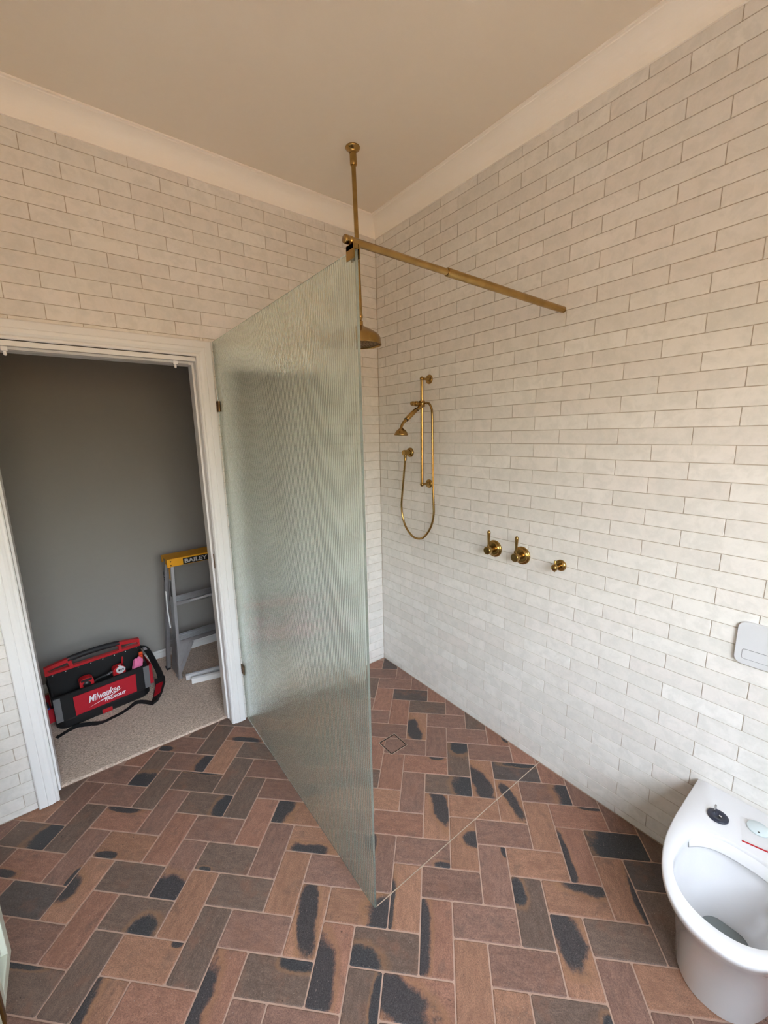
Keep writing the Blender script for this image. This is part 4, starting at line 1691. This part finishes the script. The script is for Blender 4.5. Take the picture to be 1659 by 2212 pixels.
# webbing straps and grey edges
for xa, xb, nm, mt in ((-.262, -.230, 'grey_edge', 'grey'), (.196, .226, 'grey_edge', 'grey')):
    mb = MB()
    v = [(xa, -.141, .058), (xb, -.141, .058), (xb + (.004 if xa > 0 else 0), -.1445, .206), (xa, -.1445, .206)]
    v2 = [(p[0], p[1] + .008, p[2]) for p in v]
    mb.add(v + v2, [(3, 2, 1, 0), (4, 5, 6, 7), (0, 1, 5, 4), (1, 2, 6, 5), (2, 3, 7, 6), (3, 0, 4, 7)])
    mb.build(nm, M[mt], bag)
for s, sl in ((-1, -.262), (1, .228)):
    mb = MB()
    zt_ = .135 if s < 0 else .185
    mb.box((sl + s * .024, -.095, .055), (sl + s * .030, .095, zt_), bev=.002)
    mb.box((sl, -.095, .055), (sl + s * .024, -.090, zt_))
    mb.box((sl, .090, .055), (sl + s * .024, .095, zt_))
    mb.box((sl, -.095, .050), (sl + s * .030, .095, .055))
    mb.build('end_pocket', M['red'], bag)
# handle: red moulded beam with two truss windows and an arched rubber grip
mb = MB()


def beam(pts, half, y=.014):
    """prism in the xz plane"""
    T = Matrix(((1, 0, 0, 0), (0, 0, 1, 0), (0, 1, 0, 0), (0, 0, 0, 1)))
    mb.prism(pts, -y, y, T)


beam([(-.268, .300), (.224, .300), (.226, .315), (-.268, .315)], 0)
zt = lambda x: .3515 + .026 * (1 - ((x + .021) / .25) ** 2) - .016
N_ = 22
arch = []
for k in range(N_ + 1):
    x = -.268 + .494 * k / N_
    arch.append((x, zt(x)))
for (ka, kb) in ((0, 6), (16, 22)):
    top = [(x, z + .013) for x, z in arch[ka:kb + 1]]
    bot = [(x, z - .009) for x, z in arch[ka:kb + 1]]
    for q in range(len(top) - 1):
        beam([bot[q], bot[q + 1], top[q + 1], top[q]], 0, .013)
beam([(-.150, .310), (-.132, .310), (-.140, .362), (-.160, .352)], 0, .012)
beam([(.104, .310), (.122, .310), (.122, .352), (.108, .362)], 0, .012)
beam([(-.268, .310), (-.245, .310), (-.262, .345), (-.268, .340)], 0, .012)
beam([(.212, .310), (.225, .310), (.226, .345), (.216, .345)], 0, .012)
mb.build('handle_frame', M['redp'], bag)
mb = MB()
mb.tube([(x, 0, z + .004) for x, z in arch[5:18]], [.0145] + [.0165] * 11 + [.0145], 16)
mb.build('handle_grip', M['grip'], bag)
for k in range(8):
    x = -.235 + k * .0625
    mb = MB().lathe([(.0042, 0), (.0036, .0016), (.0001, .0022)], 12, axis((x, -.0125, .292), (0, -1, 0)), caps=False)
    mb.build('rivet', M['chrome'], bag)
# shoulder strap: hangs off the right end, over the floor in front, loose end by the left
strap = [(.228, .0, .285), (.252, -.015, .270), (.270, -.03, .225), (.290, -.045, .150), (.306, -.060, .080), (.303, -.085, .030), (.285, -.115, .020)]
sp_ = spline(strap, 5)
mb = MB()
mb.ribbon(sp_, .046, .006, (.55, -.8, .1))
mb.build('shoulder_strap', M['black'], bag)
mb = MB()
pad = spline([(.296, -.085, .060), (.285, -.125, .040), (.262, -.170, .026), (.235, -.220, .016), (.200, -.270, .010)], 5)
mb.ribbon(pad, .062, .011, (1, .3, .55))
mb.build('strap_pad', M['black'], bag)
mb = MB()
pad2 = spline([(.282, -.128, .047), (.262, -.166, .034), (.238, -.212, .025)], 4)
mb.ribbon(pad2, .044, .006, (1, .3, .55))
mb.build('strap_patch', M['red'], bag)
low = spline([(.200, -.268, .008), (.165, -.205, .006), (.126, -.183, .012), (.085, -.195, .005), (.040, -.213, .003), (-.020, -.222, .003), (-.068, -.225, .003),
              (-.12, -.19, .003), (-.174, -.155, .003), (-.225, -.165, .003), (-.277, -.187, .003)], 5)
mb = MB()
mb.ribbon(low, .024, .003, [Vector((.25 * math.sin(q * .35), 1, .55 * max(0, math.sin(q * .21)))) for q in range(len(low))])
mb.build('strap_tail', M['black'], bag)
mb = MB()
mb.box((.238, -.03, .262), (.262, .0, .282), bev=.003)
mb.build('strap_buckle', M['alu_dark'], bag)

# tools in the bag (they lift out, so they are things of their own)
BAGM = Matrix.Translation((-1.705, .72, .012)) @ Matrix.Rotation(math.radians(7.5), 4, 'Z')


def inbag(p):
    return tuple(BAGM @ Vector(p))


t = thing('tape_measure', 'red and black tape measure in the front pocket, left of the other', 'tape measure', inbag((-.094, -.092, .150)), (0, 0, math.radians(7.5)), 'tape measures in the tool bag')
mb = MB()
mb.prism(rrect(.070, .075, .024, 8), -.022, .022, Matrix.Translation((0, 0, .068)) @ Matrix.Rotation(pi / 2, 4, 'X'))
mb.build('case', M['redp'], t)
mb = MB()
mb.prism(rrect(.056, .014, .006, 4), -.0235, .0235, Matrix.Translation((0, 0, .093)) @ Matrix.Rotation(pi / 2, 4, 'X'))
mb.lathe([(.020, .022), (.019, .0245), (.0001, .025)], 24, axis((0, 0, .066), (0, -1, 0)), caps=False)
mb.build('bumper', M['blackp'], t)
t = thing('tape_measure', 'red tape measure with silver face plate, at right end of the bag', 'tape measure', inbag((.075, -.092, .150)), (0, 0, math.radians(7.5)), 'tape measures in the tool bag')
mb = MB()
mb.prism(rrect(.066, .078, .022, 8), -.022, .022, Matrix.Translation((0, 0, .066)) @ Matrix.Rotation(pi / 2, 4, 'X'))
mb.build('case', M['redp'], t)
mb = MB()
mb.prism(rrect(.046, .022, .008, 6), -.0245, -.0215, Matrix.Translation((.010, 0, .085)) @ Matrix.Rotation(-pi / 2, 4, 'X') @ Matrix.Rotation(math.radians(15), 4, 'Z'))
mb.lathe([(.0235, .0), (.0235, .0246), (.022, .0252)], 20, axis((.006, 0, .0825), (0, -1, 0)))
mb.build('face_plate', M['silver'], t)
mb = MB()
for k in range(3):
    mb.box((-.006 + k * .011, -.0262, .076), (.001 + k * .011, -.0250, .088))
mb.build('plate_marks', M['blackprint'], t)
# pink gloves
pg = MB()
bm = bmesh.new()
bmesh.ops.create_icosphere(bm, subdivisions=4, radius=1)
for q in bm.verts:
    c = q.co
    d = 1 + .22 * noise.noise(Vector((c.x * 2.2, c.y * 2.2, c.z * 1.6))) + .10 * math.sin(c.x * 9 + 1)
    q.co = Vector((c.x * .030 * d, c.y * .020 * d, .045 + c.z * .055 * d))
pg.frombm(bm, None, True)
o = pg.build('cloth', M['pink'], None, inbag((.172, -.090, .170)), (math.radians(6), math.radians(10), math.radians(7.5)))
tag(o, 'crumpled pink cloth tucked in the right end of the tool bag', 'cloth')
t = thing('putty_knife', 'orange handled knife standing in the bag beside the pink cloth', 'knife', inbag((.205, -.070, .200)), (math.radians(4), math.radians(3), math.radians(7.5)))
mb = MB()
mb.box((-.011, -.007, .0), (.011, .007, .085), bev=.004)
mb.build('handle', M['orange'], t)
mb = MB()
for k in range(4):
    mb.box((-.0115, -.0078, .012 + k * .018), (.0115, .0078, .018 + k * .018))
mb.build('grip_band', M['redp'], t)
t = thing('screwdriver', 'slim red handled screwdriver standing against the bag divider', 'screwdriver', inbag((.105, -.030, .205)), (0, math.radians(8), math.radians(7.5)))
mb = MB()
mb.lathe([(.004, .0), (.0055, .010), (.0055, .060), (.003, .068)], 10)
mb.build('handle', M['redp'], t)
mb = MB()
mb.tube([(0, 0, -.08), (0, 0, .002)], .002, 8)
mb.build('shaft', M['chrome'], t)
t = thing('pliers', 'dark grey pliers lying across the bag between the tape measures', 'pliers', inbag((-.012, -.085, .205)), (0, 0, math.radians(7.5)))
mb = MB()
mb.tube(spline([(-.060, .0, -.012), (-.020, .006, .004), (.020, .0, .010), (.030, 0, .012)], 4), [.0055] * 12 + [.005], 10)
mb.tube(spline([(-.055, .018, -.010), (-.018, .004, .006), (.018, .008, .012), (.030, .004, .013)], 4), [.0055] * 12 + [.005], 10)
mb.build('handle', M['grip'], t)
mb = MB()
mb.lathe([(.009, -.004), (.009, .004)], 16, axis((.030, .002, .012), (0, 0, 1)))
mb.ribbon([(.030, .002, .012), (.060, .004, .020)], .013, .008, (0, 1, 0))
mb.build('jaws', M['alu_dark'], t)
t = thing('marker_pen', 'blue handled tool in the left end pocket of the bag', 'marker', inbag((-.2755, -.070, .056)), (math.radians(8), math.radians(-6), math.radians(7.5)))
mb = MB()
mb.lathe([(.0075, .0), (.0085, .01), (.0085, .085), (.006, .092)], 12)
mb.build('barrel', M['blue'], t)
mb = MB()
mb.lathe([(.0088, .088), (.0088, .122), (.006, .126)], 12)
mb.build('pen_cap', M['blackp'], t)
